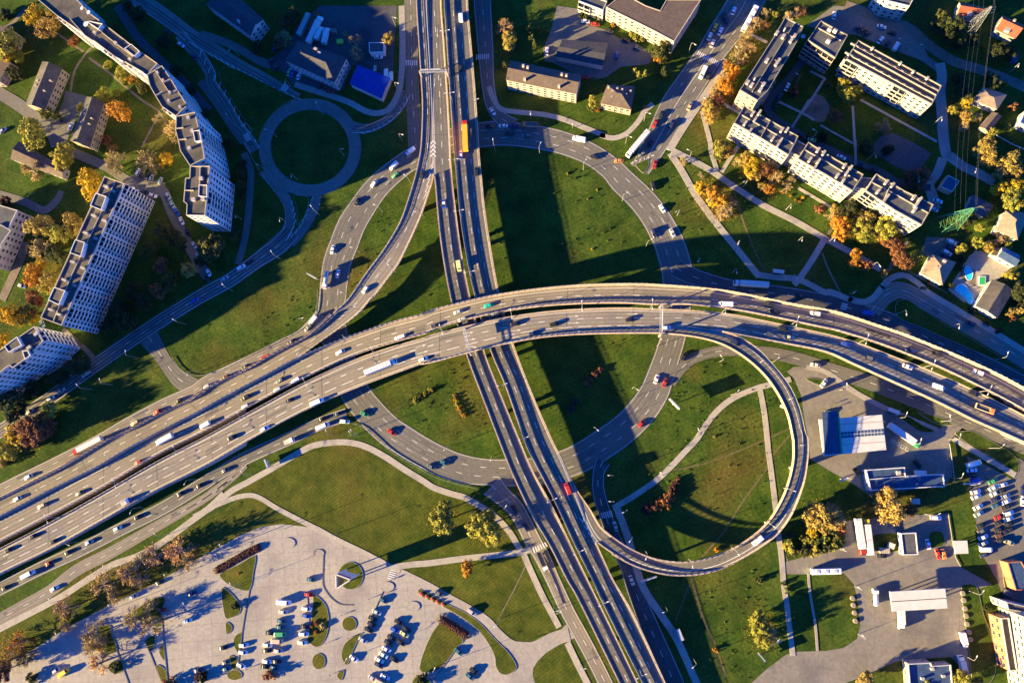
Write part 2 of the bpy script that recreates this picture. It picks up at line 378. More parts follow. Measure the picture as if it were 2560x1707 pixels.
road('42 700,300,44 790,190,44 880,125,44 1000,100,42 1200,195,42 1500,370,40 1800,540,40 2195,780,42 2600,1040,42', 'road_tan', lanes=(.5,))
road('N 330,-10,40 380,20,40 430,55,38 470,85,36 540,128,32 600,165,30 655,195,30 700,222,30 745,247,28', 'yard', lanes=((.97, 's'),))
road('00 1760,340,28 1870,470,28 1950,540,28 2060,720,28 10 110,820,28 240,1010,28 340,1190,28 440,1330,30 540,1480,30', 'yard', lanes=((.06, 's'),))
road('N ' + ell(775, 369, 113, 108, 28).replace(' ', ',31 ') + ',31', 'yard', closed=True, smooth=2)
road('11 620,300,30 760,460,26 850,590,24 885,740,25 855,880,28 760,1000,32', 'yard')
road('11 1150,540,24 1110,700,24 1010,870,26 880,1010,30', 'yard')
road('11 900,900,48 760,1040,50 550,1190,40 300,1370,38 100,1480,38 02 1900,200,37 1500,450,37 1100,720,37 800,930,37 500,1150,37 250,1320,36 0,1480,36 -300,1650,36', 'yard', lanes=(.5,), edge=True)
road('02 1460,560,52 1580,740,36 1690,900,36 1800,1000,44 1960,1040,30', 'asphalt', lanes=(.5,))
road('10 1500,1250,30 1600,1260,24 1700,1245,22 1850,1160,22 1960,1040,22 2030,900,24', 'yard', lanes=((.97, 's'),))
road('N 1026,-40,32 1027,20,32 1029,127,32 1031,230,34 1036,306,36 1040,370,40', 'asphalt', lanes=(.5,))
road('20 805,-60,44 810,80,44 840,500,40 860,800,34 900,1020,34 980,1150,34 1120,1230,36', 'asphalt', lanes=(.5,), edge=True)
road('23 1990,400,40 1950,500,32 1940,640,32 1970,800,34 2020,950,34 2080,1120,36 34 260,400,38 320,600,40 430,880,46 560,1180,48 700,1500,50 860,1900,50', 'asphalt_dark', lanes=(.5,), edge=True)
road('23 900,640,60 1000,740,48 1120,850,44 1210,1000,42 1300,1180,42 1400,1350,40 24 1500,560,36 1640,860,36 1750,1060,36 1880,1300,36 2010,1560,36 2200,1950,36', 'road_tan', lanes=(.5,), edge=True)
road('12 1440,1320,36 1280,1370,34 1100,1440,34 900,1540,34 13 450,370,34 150,545,34 03 2000,617,35 1600,860,34 1200,1060,34 800,1265,34 400,1450,34 100,1600,34 -400,1850,34', 'asphalt', lanes=(.45,), edge=True)
road('13 450,440,6 330,550,16 03 2110,690,22 2000,770,22 1800,890,24 1500,1060,27 1100,1290,29 750,1470,30 04 500,660,30 200,830,30 0,940,30 -300,1100,30', 'road_tan', lanes=(.5,))
road('12 1180,330,26 1000,535,30 800,640,31 560,760,30 300,880,28 50,1000,29 02 1900,1085,30 1600,1220,30 1250,1400,28 03 1000,180,30 700,340,30 400,490,30 100,640,32 -400,900,32', 'road_tan', lanes=(.5,), edge=True)
road('32 690,1010,26 800,860,26 930,760,26 1150,700,27 1400,690,28 1700,720,30 2000,790,32 42 300,880,34 700,1010,38 1100,1160,40 1500,1330,40 1900,1500,38 2195,1630,38 2700,1850,38', 'asphalt', lanes=(.5,))
road('43 2110,420,30 2200,480,30 2400,640,30', 'asphalt')
road('24 1660,1090,34 1500,1130,30 1330,1215,30 1220,1215,26 1090,1190,24 960,1080,22 850,960,22 680,850,22 480,740,22 250,610,22 0,490,22', 'plaza')
road('40 440,60,28 800,180,28 1080,290,27 1250,440,26 1500,600,26 1750,680,26 2000,770,26 2300,900,26', 'dirt', name='lane')
road('40 1370,620,24 1390,760,24 1370,900,26 1390,1100,26 1400,1300,26 1430,1500,26 41 1480,170,26 1600,260,24 1750,330,24 1900,420,22', 'plaza', name='lane')
road('41 1400,180,22 1340,330,22 1270,430,22 1300,560,26 1340,680,20', 'plaza', name='lane')
road('30 2000,580,18 1830,800,18 1650,1000,20 1680,1130,18 1850,1250,18 2020,1360,18 40 60,1360,18 41 350,125,18 600,240,18 800,320,18 1000,430,18 1280,470,18', 'asphalt_dark', name='lane')
road('00 -60,880,30 200,1040,32 400,1180,30 600,1160,28 690,1010,26', 'asphalt', name='lane')
road('01 640,90,24 830,170,24 1050,270,22 1250,400,24 1450,470,28 1600,510,26 1680,700,26 1800,930,26 1930,1180,26 2040,1340,28', 'asphalt', name='lane')
road('01 -50,520,20 250,610,20 430,690,20 560,590,20 600,500,14', 'asphalt', name='lane')
road('01 250,1000,20 210,1150,22 120,1350,22 20,1568,22', 'dirt', name='lane')
road('00 1150,60,22 1350,370,22 1600,620,20 1850,850,20 2060,1090,18', 'asphalt_dark', name='lane')
road('10 0,330,18 200,400,20 380,480,20 560,590,20 700,640,24', 'asphalt', name='lane')
road('02 620,480,10 760,600,10 860,700,12 930,780,14', 'dirt', name='lane')
# pavements and footpaths
walk('20 870,850 920,980 990,1070 1150,1100 1400,1125 1600,1170 1800,1250 2000,1330 30 0,1325 130,1355 260,1310 370,1200 440,1090 520,1020', width=13)
walk('30 1250,590 1130,790 1000,980 860,1180 740,1370 680,1480', width=19)
walk('11 430,130 495,300 490,500 465,800 420,1050 370,1220', 'asphalt', 'path', 17)
walk('10 0,800 150,1000 330,1270 430,1400', 'asphalt', 'path', 17)
walk('10 1975,60 1985,500 1960,850 1870,1050 1760,1110 1620,1090 1450,1000 1150,900 930,830', 'plaza', 'path', 15)
walk('10 810,900 700,1060 590,1200 510,1300', 'asphalt', 'path', 13)
walk('13 -60,950 120,850 300,700 500,590 800,420 1000,300 1150,240 1400,215 1600,250 1800,350 2000,480 2195,600 23 330,660 500,720 640,760 800,850 950,960 1070,1090 1150,1220 1200,1310', width=15)
walk('13 30,890 250,795 400,745 520,738 620,780 750,860 950,965 1160,1070', width=12)
walk('03 2195,720 2050,860 1900,970 1600,1190 1350,1330 04 1100,410 850,560 600,720 300,880 0,1035 -200,1140', width=16)
walk('24 -60,430 120,405 300,390 600,350 900,318 1150,290 1290,255', width=15)
walk('24 1215,310 1270,440 1400,720 1560,1020', width=15)
walk('24 1640,1170 1750,1400 1880,1650', width=16)
walk('13 1150,1060 1350,1170 1600,1290 1850,1420 24 0,475', 'path', 'pavement', 11)
walk('32 1870,970 1760,1000 1640,1030 1500,1070 1300,1160 1150,1280 1030,1430 940,1568 33 850,290 700,450 550,590 350,730 130,860', width=14)
walk('32 1565,1060 1610,1300 1640,1568 33 1650,300 1690,600 1720,850 1750,1130 1780,1350 34 1800,600 1830,800 1860,1050 1890,1300', width=13)
walk('31 690,130 800,300 950,560 1150,830 1350,1080 1560,1340', width=16)
walk('31 720,110 900,200 1100,310 1300,450 1600,640 1900,790 2195,960 41 330,1010 550,1130 790,1270', width=15)
walk('41 230,990 110,1190 0,1350 -60,1420', width=15)
walk('30 1000,1090 1035,1220 1080,1400 31 1090,120 1150,310', width=11)
walk('31 1380,30 1270,190 1190,320', width=10)
walk('31 1540,1320 1720,1345 1950,1370 2195,1490 41 300,1490 480,1560 42 500,190 620,215 720,170 800,70 41 800,1440 900,1350 1040,1330 1200,1440 42 1230,110 1550,300 1900,510 2300,760', 'path', 'pavement', 15)
walk('33 160,850 220,1000 290,1200 34 360,450 440,660 600,900 760,1150 950,1568 1130,1900', 'path', 'pavement', 18)
walk('42 60,850 270,910 560,1110 870,1270 1100,1370 1350,1470', 'plaza', 'pavement', 12)
walk('43 1500,180 1800,360 2110,540', width=13)
for s, wd in (('40 230,790 130,950 20,1110', 6), ('40 590,980 900,1150 1340,1390', 6), ('40 515,1040 530,1300 545,1568', 6), ('40 200,1230 360,1320 520,1410', 5), ('30 2060,700 2195,770 40 230,790', 6), ('41 540,0 545,250', 6),
              ('30 1750,1000 1980,1110 2100,1180', 6), ('30 1880,1250 1970,1110 2050,980', 6), ('41 -20,470 150,570 300,660', 7), ('30 1200,1010 1330,1090 1450,1150', 7), ('30 1450,330 1640,420', 7), ('33 1760,1000 2000,1160', .1)):
    if wd > 1: walk(s, 'path', 'path', wd, h=.03)
walk('34 2040,490 2060,700 2110,1000 2130,1250', 'kerb', 'path', 6, h=.03)
# verges and islands (raised, kerbed)
for s in ('10 190,720 230,670 300,665 420,710 600,800 780,890 930,970 850,1010 720,1120 640,1220 590,1340 560,1390 470,1230 380,1090 290,940 220,830',
          '11 920,552 1060,562 1055,660 1020,760 950,835 955,740 945,640',
          '31 350,250 380,225 470,190 480,230 460,290 430,325 400,310',
          '42 935,250 960,205 1020,190 1080,205 1200,290 1400,415 1700,590 2195,890 2300,960 2195,910 1700,690 1400,560 1150,450 1000,390 940,330',
          '42 55,965 130,960 220,980 275,1012 200,1030 110,1000',
          '42 950,1325 1050,1330 1200,1420 1320,1480 1180,1485 1050,1400', '42 1160,1300 1250,1310 1440,1375 1400,1425 1300,1390',
          '43 1525,140 1560,110 1700,110 1850,190 2050,310 2140,400 2140,480 2110,510 1900,380 1700,270',
          '43 710,1130 830,1105 950,1120 960,1280 720,1270', '43 1265,1110 1300,1085 1380,1090 1410,1140 1410,1220 1300,1250 1260,1200',
          '44 1580,640 1640,595 1710,605 1750,680 1800,900 1870,1080 1920,1400 1850,1568 1700,1568 1650,1230 1620,1000',
          '44 1985,430 2030,390 2080,600 2010,640'):
    island(s, 'grass')
for s in ('14 205,490 375,405 540,320 525,480 492,648 400,650 300,610 220,550', '14 215,640 300,680 370,760 402,830 380,890 310,925 245,910', '14 255,970 310,1000 312,1050 265,1085', '14 410,1085 350,1100 330,1170 350,1230 385,1265',
          '14 1115,702 1180,740 1240,820 1265,950 1245,1090 1190,1190 1130,1210 1060,1150 1062,1090 1092,960 1110,790', '14 ' + ell(1478, 515, 122, 134, 18), '14 ' + ell(1465, 985, 70, 70), '14 ' + ell(1165, 1352, 64, 78),
          '14 1600,1068 1560,1120 1500,1250 1442,1385 1400,1340 1390,1270 1420,1180 1500,1110', '14 1415,1440 1360,1460 1345,1495 1370,1530 1392,1530', '14 290,1298 370,1330 360,1430 320,1420',
          '14 ' + ell(340, 1485, 72, 50), '04 1270,910 1400,800 1550,725 1625,745 1580,870 1590,1000 1500,1010 1380,960', '04 820,1180 960,1030 1080,1000 1095,1080 1150,1240 1040,1290 960,1250', '04 1425,1150 1510,1095 1522,1170 1480,1250',
          '04 1600,1180 1562,1260 1615,1340', '04 1535,1390 1620,1430 1642,1540 1590,1550', '04 ' + ell(1140, 1410, 75, 65),
          '24 180,668 215,652 430,770 650,880 800,990 930,1130 1050,1250 1130,1365 1135,1430 1060,1480 985,1470 940,1400 930,1310 880,1200 780,1060 620,930 430,820 220,720', '24 380,985 610,1130 560,1220 380,1425 190,1418', '24 125,1590 150,1505 220,1500 300,1550 290,1600'):
    island(s)
for cx, cy, k in ((865, 195, 70), (1165, 295, 52), (1838, 622, 66), (2090, 815, 66)):     # round paved discs in the square
    island(f'14 {ell(cx, cy, k, k*.75, 18)}', 'plaza', 'paved_disc', smooth=0, h=.12)
area('12 1500,60 1640,-60 1650,-200 1560,-60', 'lawn', 'verge')
def inside(p, poly):
    r = False
    for a, b in zip(poly, poly[1:]+poly[:1]):
        if (a.y > p.y) != (b.y > p.y) and p.x < (b.x-a.x)*(p.y-a.y)/(b.y-a.y)+a.x: r = not r
    return r
def joints(lot, s, ang, st, wd=.09, dz=.004):
    poly = [P(p) for p in L(s)]; mb = MB(); zz = max(v.co.z for v in lot.data.vertices)+dz; cx = sum(p.x for p in poly)/len(poly); cy = sum(p.y for p in poly)/len(poly)
    for a, stp in ((rad(ang), st), (rad(ang+90), st)):
        u = Vector((math.cos(a), math.sin(a), 0)); v = Vector((-u.y, u.x, 0))
        for i in range(-24, 25):
            run = None
            for j in range(-130, 131):
                p = Vector((cx, cy, 0))+v*(i*stp)+u*(j*1.6); ok = abs(p.x) < 300 and abs(p.y) < 220 and inside(p, poly)
                if ok and run is None: run = p
                if run is not None and (not ok or (j % 9 == 0 and random.random() < .25)):
                    if (p-run).length > 2: mb.face([(q.x, q.y, zz) for q in (run-v*wd/2, p-v*wd/2, p+v*wd/2, run+v*wd/2)])
                    run = None
    mb.build('slab_joint', 'joint', lot)
SQ = '13 200,1245 600,1060 1000,1050 1500,1260 1900,1460 24 500,760 900,1010 1050,1150 1300,1490 1300,1568 04 -200,1568 700,1020 1500,620 2195,220'
joints(LOT1, SQ, 6, 7.4); joints(LOT2, '44 120,480 900,100 1450,-20 1550,400 1600,1000 1640,1480 1000,1320 200,1640 -300,1640 -60,1280 430,1230 580,1000 430,480', -4, 12, .12)
for s, wd in (('14 545,315 520,480 480,690 440,900 410,1090 385,1270 370,1440', 2.2), ('14 1212,270 1205,450 1205,600 1250,690 1310,755 1385,797 1500,803', 2.2), ('14 1792,672 1720,835', 2), ('04 1580,880 1605,1150 1625,1350 1645,1560', 2.2), ('04 1090,1110 1160,1290 1270,1590', 2.2), ('04 1420,1145 1510,1370 1600,1590', 2), ('24 620,1120 480,1330 330,1530', 1.6), ('14 1080,1050 1050,700', .8)):
    walk(s, 'joint', 'kerb_step', wd, h=.10)
# crossings
for s, n in (('10 2012,592 2135,592 2135,645 2012,645', 6), ('10 830,815 880,850 840,905 785,880', 4), ('10 420,1325 470,1300 510,1370 460,1395', 4), ('20 742,538 875,530 875,580 742,590', 7), ('30 965,500 1175,610 1160,655 940,535', 13),
             ('23 1960,910 2075,880 2095,945 1975,965', 6), ('23 1290,1250 1430,1190 1455,1230 1310,1305', 6), ('14 1880,430 1945,450 1895,560 1835,545', 1), ('42 410,220 470,235 450,300 390,290', 1)):
    if n == 1: pts = s.split(); zebra(' '.join([pts[0], pts[2], pts[3], pts[4], pts[1]]), 6)
    else: zebra(s, n)
# ---------------------------------------------------------------- flyovers
H_EW = [(-200, 4.5), (150, 5), (480, 6.5), (760, 9), (1050, 12.5), (1300, 14.5), (1600, 15), (1850, 13.5), (2100, 10), (2350, 6), (2560, 3.5), (2800, 2.5)]
H_NS = [(-200, 6.3), (0, 6.6), (330, 7.4), (600, 8.3), (1150, 8.5), (1450, 6.8), (1720, 5.0), (2000, 4.2)]
H_RAMP = [(-200, 3.5), (300, 4), (560, 5), (760, 6.3), (900, 7.2), (1010, 7.6), (1040, 7.4), (1200, 7.4)]
def hx(tab): return lambda p: lerp(tab, p[0])
def hy(tab): return lambda p: lerp(tab, p[1])
def loop_h(p):
    a = math.atan2(p[1]-1120, p[0]-1740); d = math.degrees(a)           # -90 at the top, round by the east to 150
    return lerp([(-110, 14.7), (-75, 14.6), (-40, 13.6), (0, 12), (60, 10), (110, 8.6), (150, 7.5)], d if d > -120 else d+360)
def edge3(s, hf, n=None, sm=4):
    pts = cr([p for p, f, k in toks(s)], sm); v = [P(p, hf(p)) for p in pts]
    return resample(v, n) if n else v
def barrier(line, parent, kind, side=1):
    """rail: posts, low kerb and a solid upper band; wall: tall noise wall of panels between posts; kerb: low concrete parapet"""
    ln = sum((b-a).length for a, b in zip(line, line[1:])); n = max(3, int(ln/2.6)); pts = resample(line, n); mb = MB()
    def run(z0, z1, th, mi=0):
        A, B = offs(pts, th/2), offs(pts, -th/2)
        mb.loft([[(a.x, a.y, a.z+z0), (b.x, b.y, b.z+z0), (b.x, b.y, b.z+z1), (a.x, a.y, a.z+z1)] for a, b in zip(A, B)], mi)
    def posts(h, wd, every=1):
        for i in range(0, n-1, every):
            a = pts[i]; d = pts[i+1]-a; mb.box((a.x, a.y, a.z+h/2), (wd, .22, h), math.atan2(d.y, d.x), 1)
    if kind == 'rail': run(-.3, .55, .5); run(1.25, 2.15, .12); posts(2.3, .16)
    elif kind == 'low': run(-.3, .55, .5); run(1.0, 1.15, .1, 1); run(.75, .82, .08, 1); posts(1.15, .12)
    elif kind == 'wall':
        run(-.3, 1.0, .45)
        for i in range(n-1):
            a, b = pts[i], pts[i+1]; m = a.lerp(b, .5); d = b-a
            mb.box((m.x, m.y, m.z+2.35), (d.length-.25, .10, 2.7), math.atan2(d.y, d.x))
        run(3.7, 3.85, .14, 1); run(.98, 1.1, .2, 1); posts(4.4, .3)
    elif kind == 'fence': run(-.3, .6, .4); run(1.0, 2.6, .1); posts(3.4, .2)
    else: run(-.3, .8, .45)
    return mb.build('parapet', ['barrier', 'concrete'], parent)
def near_road(p, pad=1.5):
    for pts, hw in ROADS:
        for q, h in zip(pts[::3], hw[::3]):
            if abs(q.x-p.x) < h+pad and abs(q.y-p.y) < h+pad: return True
    return False
DECKZ = []
def flyover(name, label, left, right, hf, lanes, surf='road_tan', dz=0.0, solid=None, bars=(), edges=(.06, .94), n=90, pill=28.0, lo=False):
    A = edge3(left, hf, n); B = edge3(right, hf, n)
    for q in A+B: q.z += dz
    mid = [a.lerp(b, .5) for a, b in zip(A, B)]
    root = empty(name, (0, 0, 0), label, 'flyover')
    dk = MB(); sf = MB(); mk = MB()
    loops = []
    for a, b, m in zip(A, B, mid):
        low = solid(m) if solid else False
        th = 1.3; z0 = (.0 if low else -1); 
        if low: loops.append([tuple(a), tuple(b), (b.x, b.y, 0), (b.x, b.y, -.01), (a.x, a.y, -.01), (a.x, a.y, 0)])
        else:
            i1, i2 = a.lerp(b, .22), a.lerp(b, .78)
            loops.append([tuple(a), tuple(b), (b.x, b.y, b.z-.5), (i2.x, i2.y, i2.z-1.5), (i1.x, i1.y, i1.z-1.5), (a.x, a.y, a.z-.5)])
    dk.loft([l[::-1] for l in loops]); dk.build('deck', 'concrete', root)
    for i in range(n-1):
        q = [A[i].lerp(B[i], .03), A[i].lerp(B[i], .97), A[i+1].lerp(B[i+1], .97), A[i+1].lerp(B[i+1], .03)]
        q = [(p.x, p.y, p.z+.03) for p in q]
        if (Vector(q[1])-Vector(q[0])).cross(Vector(q[2])-Vector(q[0])).z < 0: q = q[::-1]
        sf.face(q)
    sf.build('road_surface', surf, root)
    lf = [edges[0]]+[l if not isinstance(l, tuple) else l[0] for l in lanes]+[edges[1]]; tr = MB(); pa = MB()
    def band(mb, i0, i1, c, off, w2, dz_):
        pr = None
        for i in range(i0, i1):
            a, b = A[i], B[i]; d = b-a; wl = d.length; q0 = a+d*(c+(off-w2)/wl); q1 = a+d*(c+(off+w2)/wl); q0.z += dz_; q1.z += dz_
            if pr: 
                f = [pr[0], pr[1], q1, q0]
                if (f[1]-f[0]).cross(f[2]-f[0]).z < 0: f = f[::-1]
                mb.face(f)
            pr = (q0, q1)
    for c0, c1 in zip(lf, lf[1:]):
        for k in (-.85, .85): band(tr, 0, n, (c0+c1)/2, k, .34, .036)
        for _ in range(5):
            i = random.randrange(2, n-6); pa = MB(); band(pa, i, i+random.choice((2, 3, 3, 4)), (c0+c1)/2, random.uniform(-.6, .6), random.uniform(.7, 1.6), .033); pa.build('asphalt_patch', 'track_grey' if surf == 'road_tan' else 'patch', root)
    tr.build('wheel_track', 'track_tan' if surf == 'road_tan' else 'track_grey', root)
    for fr in lanes:
        f, k = fr if isinstance(fr, tuple) else (fr, 'd')
        dashes(mk, [(lambda q: (q.x, q.y, q.z+.05))(a.lerp(b, f)) for a, b in zip(A, B)], None, solid=k == 's', on=(6 if k == 'l' else 3), off=(3 if k == 'l' else 6), wd=.28)
    for f in edges: dashes(mk, [(lambda q: (q.x, q.y, q.z+.05))(a.lerp(b, f)) for a, b in zip(A, B)], None, solid=True, wd=.22)
    mk.build('lane_marking', 'marking', root)
    # expansion joints
    ex = MB(); s = 0.0
    for i in range(1, n-1):
        s += (mid[i]-mid[i-1]).length
        if s > pill:
            s = 0.0; a, b = A[i], B[i]; d = (b-a).normalized(); t = Vector((-d.y, d.x, 0))*.14
            q = [a+t+Vector((0, 0, .042)), a-t+Vector((0, 0, .042)), b-t+Vector((0, 0, .042)), b+t+Vector((0, 0, .042))]
            if (q[1]-q[0]).cross(q[2]-q[0]).z < 0: q = q[::-1]
            ex = MB(); ex.face(q); ex.build('expansion_joint', 'roof_grey', root)
            m = mid[i]
            if not (solid and solid(m)) and m.z > 3.5 and not near_road(m):
                pm = MB(); zt = m.z-1.45; ang = math.atan2(d.y, d.x)
                pm.box((m.x, m.y, zt-.5), ((b-a).length*.6, 1.3, 1.0), ang); pm.box((m.x, m.y, (zt-1)/2), ((b-a).length*.28, 1.1, zt-1), ang)
                pm.build('pillar', 'concrete', root)
    for kind, line in bars:
        ln = A if line == 'A' else B if line == 'B' else edge3(line, hf)
        if not isinstance(line, str) or line not in 'AB':
            for q in ln: q.z += dz
        barrier(ln, root, kind)
    DECKZ.append((mid, [(b-a).length/2 for a, b in zip(A, B)]))
    return root
# north to south pair
WL = '20 265,-200 265,80 282,400 300,700 315,1000 325,1250 21 335,340 348,430 400,980 500,1560 22 650,720 830,1200 970,1568 23 1100,520 1300,940 1470,1230 1640,1568 24 1750,750 2110,1480 2330,1930'
WR = '20 400,-200 405,80 430,400 450,700 470,1000 490,1400 21 500,250 530,570 600,1100 690,1560 22 820,690 960,1060 1170,1568 23 1290,480 1500,860 1700,1280 1840,1568 24 2195,1290 2500,1930'
flyover('flyover', 'western straight elevated carriageway of the pair running from top to bottom', WL, WR, hy(H_NS), (.5,), 'asphalt', bars=(('rail', '21 335,345 348,430 400,980 500,1560 22 650,720 830,1200 970,1568 23 1100,520 1300,940 1470,1230 1640,1568 24 1750,750 2110,1480 2330,1930'), ('low', 'B')), n=120)
EL = '20 436,-200 440,80 465,500 490,900 515,1250 535,1480 21 560,400 600,800 665,1200 735,1530 22 885,680 1040,1050 1215,1560 23 1310,400 1520,800 1720,1230 1890,1568 34 0,720 200,1130 420,1568 600,1930'
ER = '20 658,-200 665,80 690,370 715,640 740,950 760,1250 780,1560 21 800,380 830,680 895,1100 970,1500 22 1110,630 1300,1130 1490,1568 23 1560,330 1680,610 1780,870 1850,1060 1925,1210 2010,1400 2090,1568 34 330,900 640,1568 810,1930'
flyover('flyover', 'eastern straight elevated carriageway of the pair running from top to bottom', EL, ER, hy(H_NS), (.36, .64), 'asphalt', bars=(('rail', 'A'), ('low', '20 658,-200 665,80 690,370 715,640 740,950 760,1250 780,1560 21 800,380 830,680 895,1100 970,1500 22 1110,630 1300,1130 1490,1568 23 1560,330'), ('low', '23 1925,1212 2010,1400 2090,1568 34 330,900 640,1568 810,1930')), n=120)
# ramp leaving the western carriageway
RL = '20 160,-200 165,80 185,400 205,720 222,1050 210,1400 21 190,180 150,360 90,560 0,810 11 1800,1080 1620,1320 1450,1568 12 1310,320 1060,545 870,650 640,770 400,910 200,1000 0,1105 02 1850,1190 1500,1350 1200,1510 03 1050,200 760,370 530,510 0,770 -600,1060'
RR = '20 262,-200 265,80 282,400 300,700 315,1000 325,1250 21 330,345 300,470 215,720 120,940 0,1190 11 1900,1280 1680,1568 12 1700,150 1570,310 1400,450 1200,590 950,770 700,910 400,1070 200,1175 0,1290 03 1600,100 1250,290 1000,440 700,590 400,740 0,950 -600,1250'
ramp_solid = lambda m: m.x < -136
flyover('ramp', 'single curving ramp that leaves the straight flyover and sweeps down to lower left', RL, RR, hx(H_RAMP), (.5,), 'road_tan', dz=-.04, solid=ramp_solid, bars=(('low', '20 160,-200 165,80 185,400 205,720 222,1050 210,1400 21 190,180 150,360 90,560 0,810 11 1800,1080 1620,1320 1450,1568 12 1310,320'), ('fence', '12 1290,340 1060,545 870,650 640,770 400,910 200,1000 0,1105 02 1850,1190 1500,1350 1200,1510 03 1050,200 760,370 530,510 0,770 -600,1060'), ('low', '21 330,345 300,470 215,720 120,940 0,1190 11 1900,1280 1680,1568 12 1700,150 1570,310 1400,450 1200,590 950,770')), n=110)
# curved east to west pair
NL = '03 -600,1262 0,955 400,745 700,595 1000,445 1250,295 1600,105 12 0,1295 200,1180 400,1075 700,915 950,780 1300,630 1600,520 1900,420 2195,345 22 300,310 700,210 1000,148 1400,93 1800,60 2195,50 32 500,55 1000,90 1300,130 1600,190 1900,250 2195,300 42 400,340 700,440 1000,540 1300,660 1600,785 1900,925 2195,1085 2600,1330'
NR = '03 -600,1500 0,1190 500,930 1000,660 1500,360 2000,110 12 500,1230 1000,970 1500,740 1900,610 2195,530 22 300,500 600,400 1000,310 1400,255 1800,230 2195,225 32 500,240 900,240 1300,290 1700,365 2195,470 42 300,480 700,600 1000,710 1300,830 1600,970 1900,1120 2195,1280 2600,1520'
ew_solid = lambda m: m.x < -160 or m.x > 195
flyover('flyover', 'northern carriageway of the curved upper flyover with tall panelled noise wall', NL, NR, hx(H_EW), (.55,), 'road_tan', solid=ew_solid, bars=(('wall', 'A'), ('rail', 'B')), edges=(.17, .90), n=150, pill=30)
SL = '03 -600,1570 0,1260 500,1000 1000,720 1500,430 2000,170 12 500,1290 1000,1020 1500,790 1900,650 2195,570 22 300,540 600,465 1000,375 1400,315 1800,285 2195,275 32 500,285 900,300 1300,340 1700,420 2195,525 42 300,540 600,630 900,745 1200,860 1500,990 1800,1130 2195,1330 2600,1560'
SR = '03 -600,1820 0,1500 500,1260 1000,980 1500,700 2000,450 12 480,1568 900,1340 1300,1150 1700,990 2195,810 22 300,810 650,715 1000,630 1400,560 1800,530 2195,520 32 300,520 600,515 900,490 1190,503 1390,545 1800,620 2195,700 42 500,815 800,950 1100,1085 1400,1225 1700,1375 2000,1505 2600,1780'
flyover('flyover', 'southern three lane carriageway of the curved upper flyover with painted turn arrows', SL, SR, hx(H_EW), (.38, (.70, 'l')), 'road_tan', solid=ew_solid, bars=(('low', 'A'), ('low', '03 -600,1820 0,1500 500,1260 1000,980 1500,700 2000,450 12 480,1568 900,1340 1300,1150 1700,990 2195,810'), ('rail', '12 2150,825 22 300,810 650,715 1000,630 1400,560 1800,530 2195,520 32 600,520'), ('rail', '32 1195,506 1390,545 1800,620 2195,700 42 500,815 800,950 1100,1085 1400,1225 1700,1375 2000,1505 2600,1780')), edges=(.10, .93), n=150, pill=30)
LO = '32 300,440 600,440 900,460 1100,490 1205,508 1290,532 1390,572 1550,680 1700,840 1850,1030 1950,1250 2010,1500 33 2030,150 2035,350 2000,600 1920,830 1830,1000 1700,1150 1500,1290 1300,1400 1100,1480 900,1515 700,1515 500,1480 300,1410 100,1300 23 2195,1370 2050,1280 1935,1195 1850,1060 1780,870 1690,610'
LI = '32 300,520 600,520 900,552 1150,612 1350,712 1550,870 1700,1050 1830,1300 1890,1568 33 1890,200 1890,400 1830,650 1740,850 1640,1000 1500,1130 1300,1260 1100,1340 900,1385 700,1385 500,1345 300,1260 130,1150 0,1040 23 1860,870 1760,730 1690,600'
flyover('loop_ramp', 'circular loop ramp joining the curved upper flyover to the straight one', LO, LI, loop_h, ((.30, 's'),), 'asphalt', dz=-.05, bars=(('rail', '32 600,520 900,552 1150,612 1350,712 1550,870 1700,1050 1830,1300 1890,1568 33 1890,200 1890,400 1830,650 1740,850 1640,1000 1500,1130 1300,1260 1100,1340 900,1385 700,1385 500,1345 300,1260 130,1150 0,1040'), ('low', '33 0,1040 23 1860,870 1760,730 1690,600 1560,330'), ('low', '32 1205,508 1290,532 1390,572 1550,680 1700,840 1850,1030 1950,1250 2010,1500 33 2030,150 2035,350 2000,600 1920,830 1830,1000 1700,1150 1500,1290 1300,1400'), ('rail', '33 1300,1400 1100,1480 900,1515 700,1515 500,1480 300,1410 100,1300 23 2195,1370 2050,1280 1935,1195')), edges=(.06, .94), n=130)
# painted arrows and chevrons
def deck_paint(name, polys, hf, dz=.06):
    mb = MB()
    for s in polys: mb.poly(ccw([P(p, hf(p)+dz) for p in L(s)]))
    return tag(mb.build(name, 'marking'), kind='structure')
def arrow(c, x, y, a, ln=112, turn=0):
    ca, sa = math.cos(rad(a)), -math.sin(rad(a)); pts = [(-.5, -.018), (.18, -.018), (.18, -.075), (.5, 0), (.18, .075), (.18, .018), (-.5, .018)]
    if turn: pts = [(-.5, -.02), (.12, -.02), (.30, .10), (.36, .06), (.48, .17), (.20, .17), (.25, .125), (.10, .02), (-.5, .02)]
    return c+' '+' '.join(f'{x+(u*ca-v*sa)*ln:.1f},{y+(u*sa+v*ca)*ln:.1f}' for u, v in pts)
hEW = hx(H_EW)
deck_paint('lane_arrows', [arrow('22', 205, 648, 17), arrow('22', 225, 710, 17), arrow('22', 670, 518, 8), arrow('22', 690, 583, 8), arrow('22', 695, 650, 8, turn=1), arrow('22', 1135, 495, 8), arrow('22', 1150, 560, 6, turn=1), arrow('22', 1700, 356, 3), arrow('22', 1705, 420, 2),
            arrow('22', 1712, 488, 2, turn=1), arrow('32', 322, 332, 0), arrow('32', 318, 464, -3, turn=1)], hEW, .065)
hN = hy(H_NS)
deck_paint('lane_arrows', [arrow('20', 305, 325, -90, 90), arrow('20', 366, 325, -90, 90), arrow('20', 337, 812, -90, 90), arrow('20', 400, 810, -90, 90)], hN, .065)
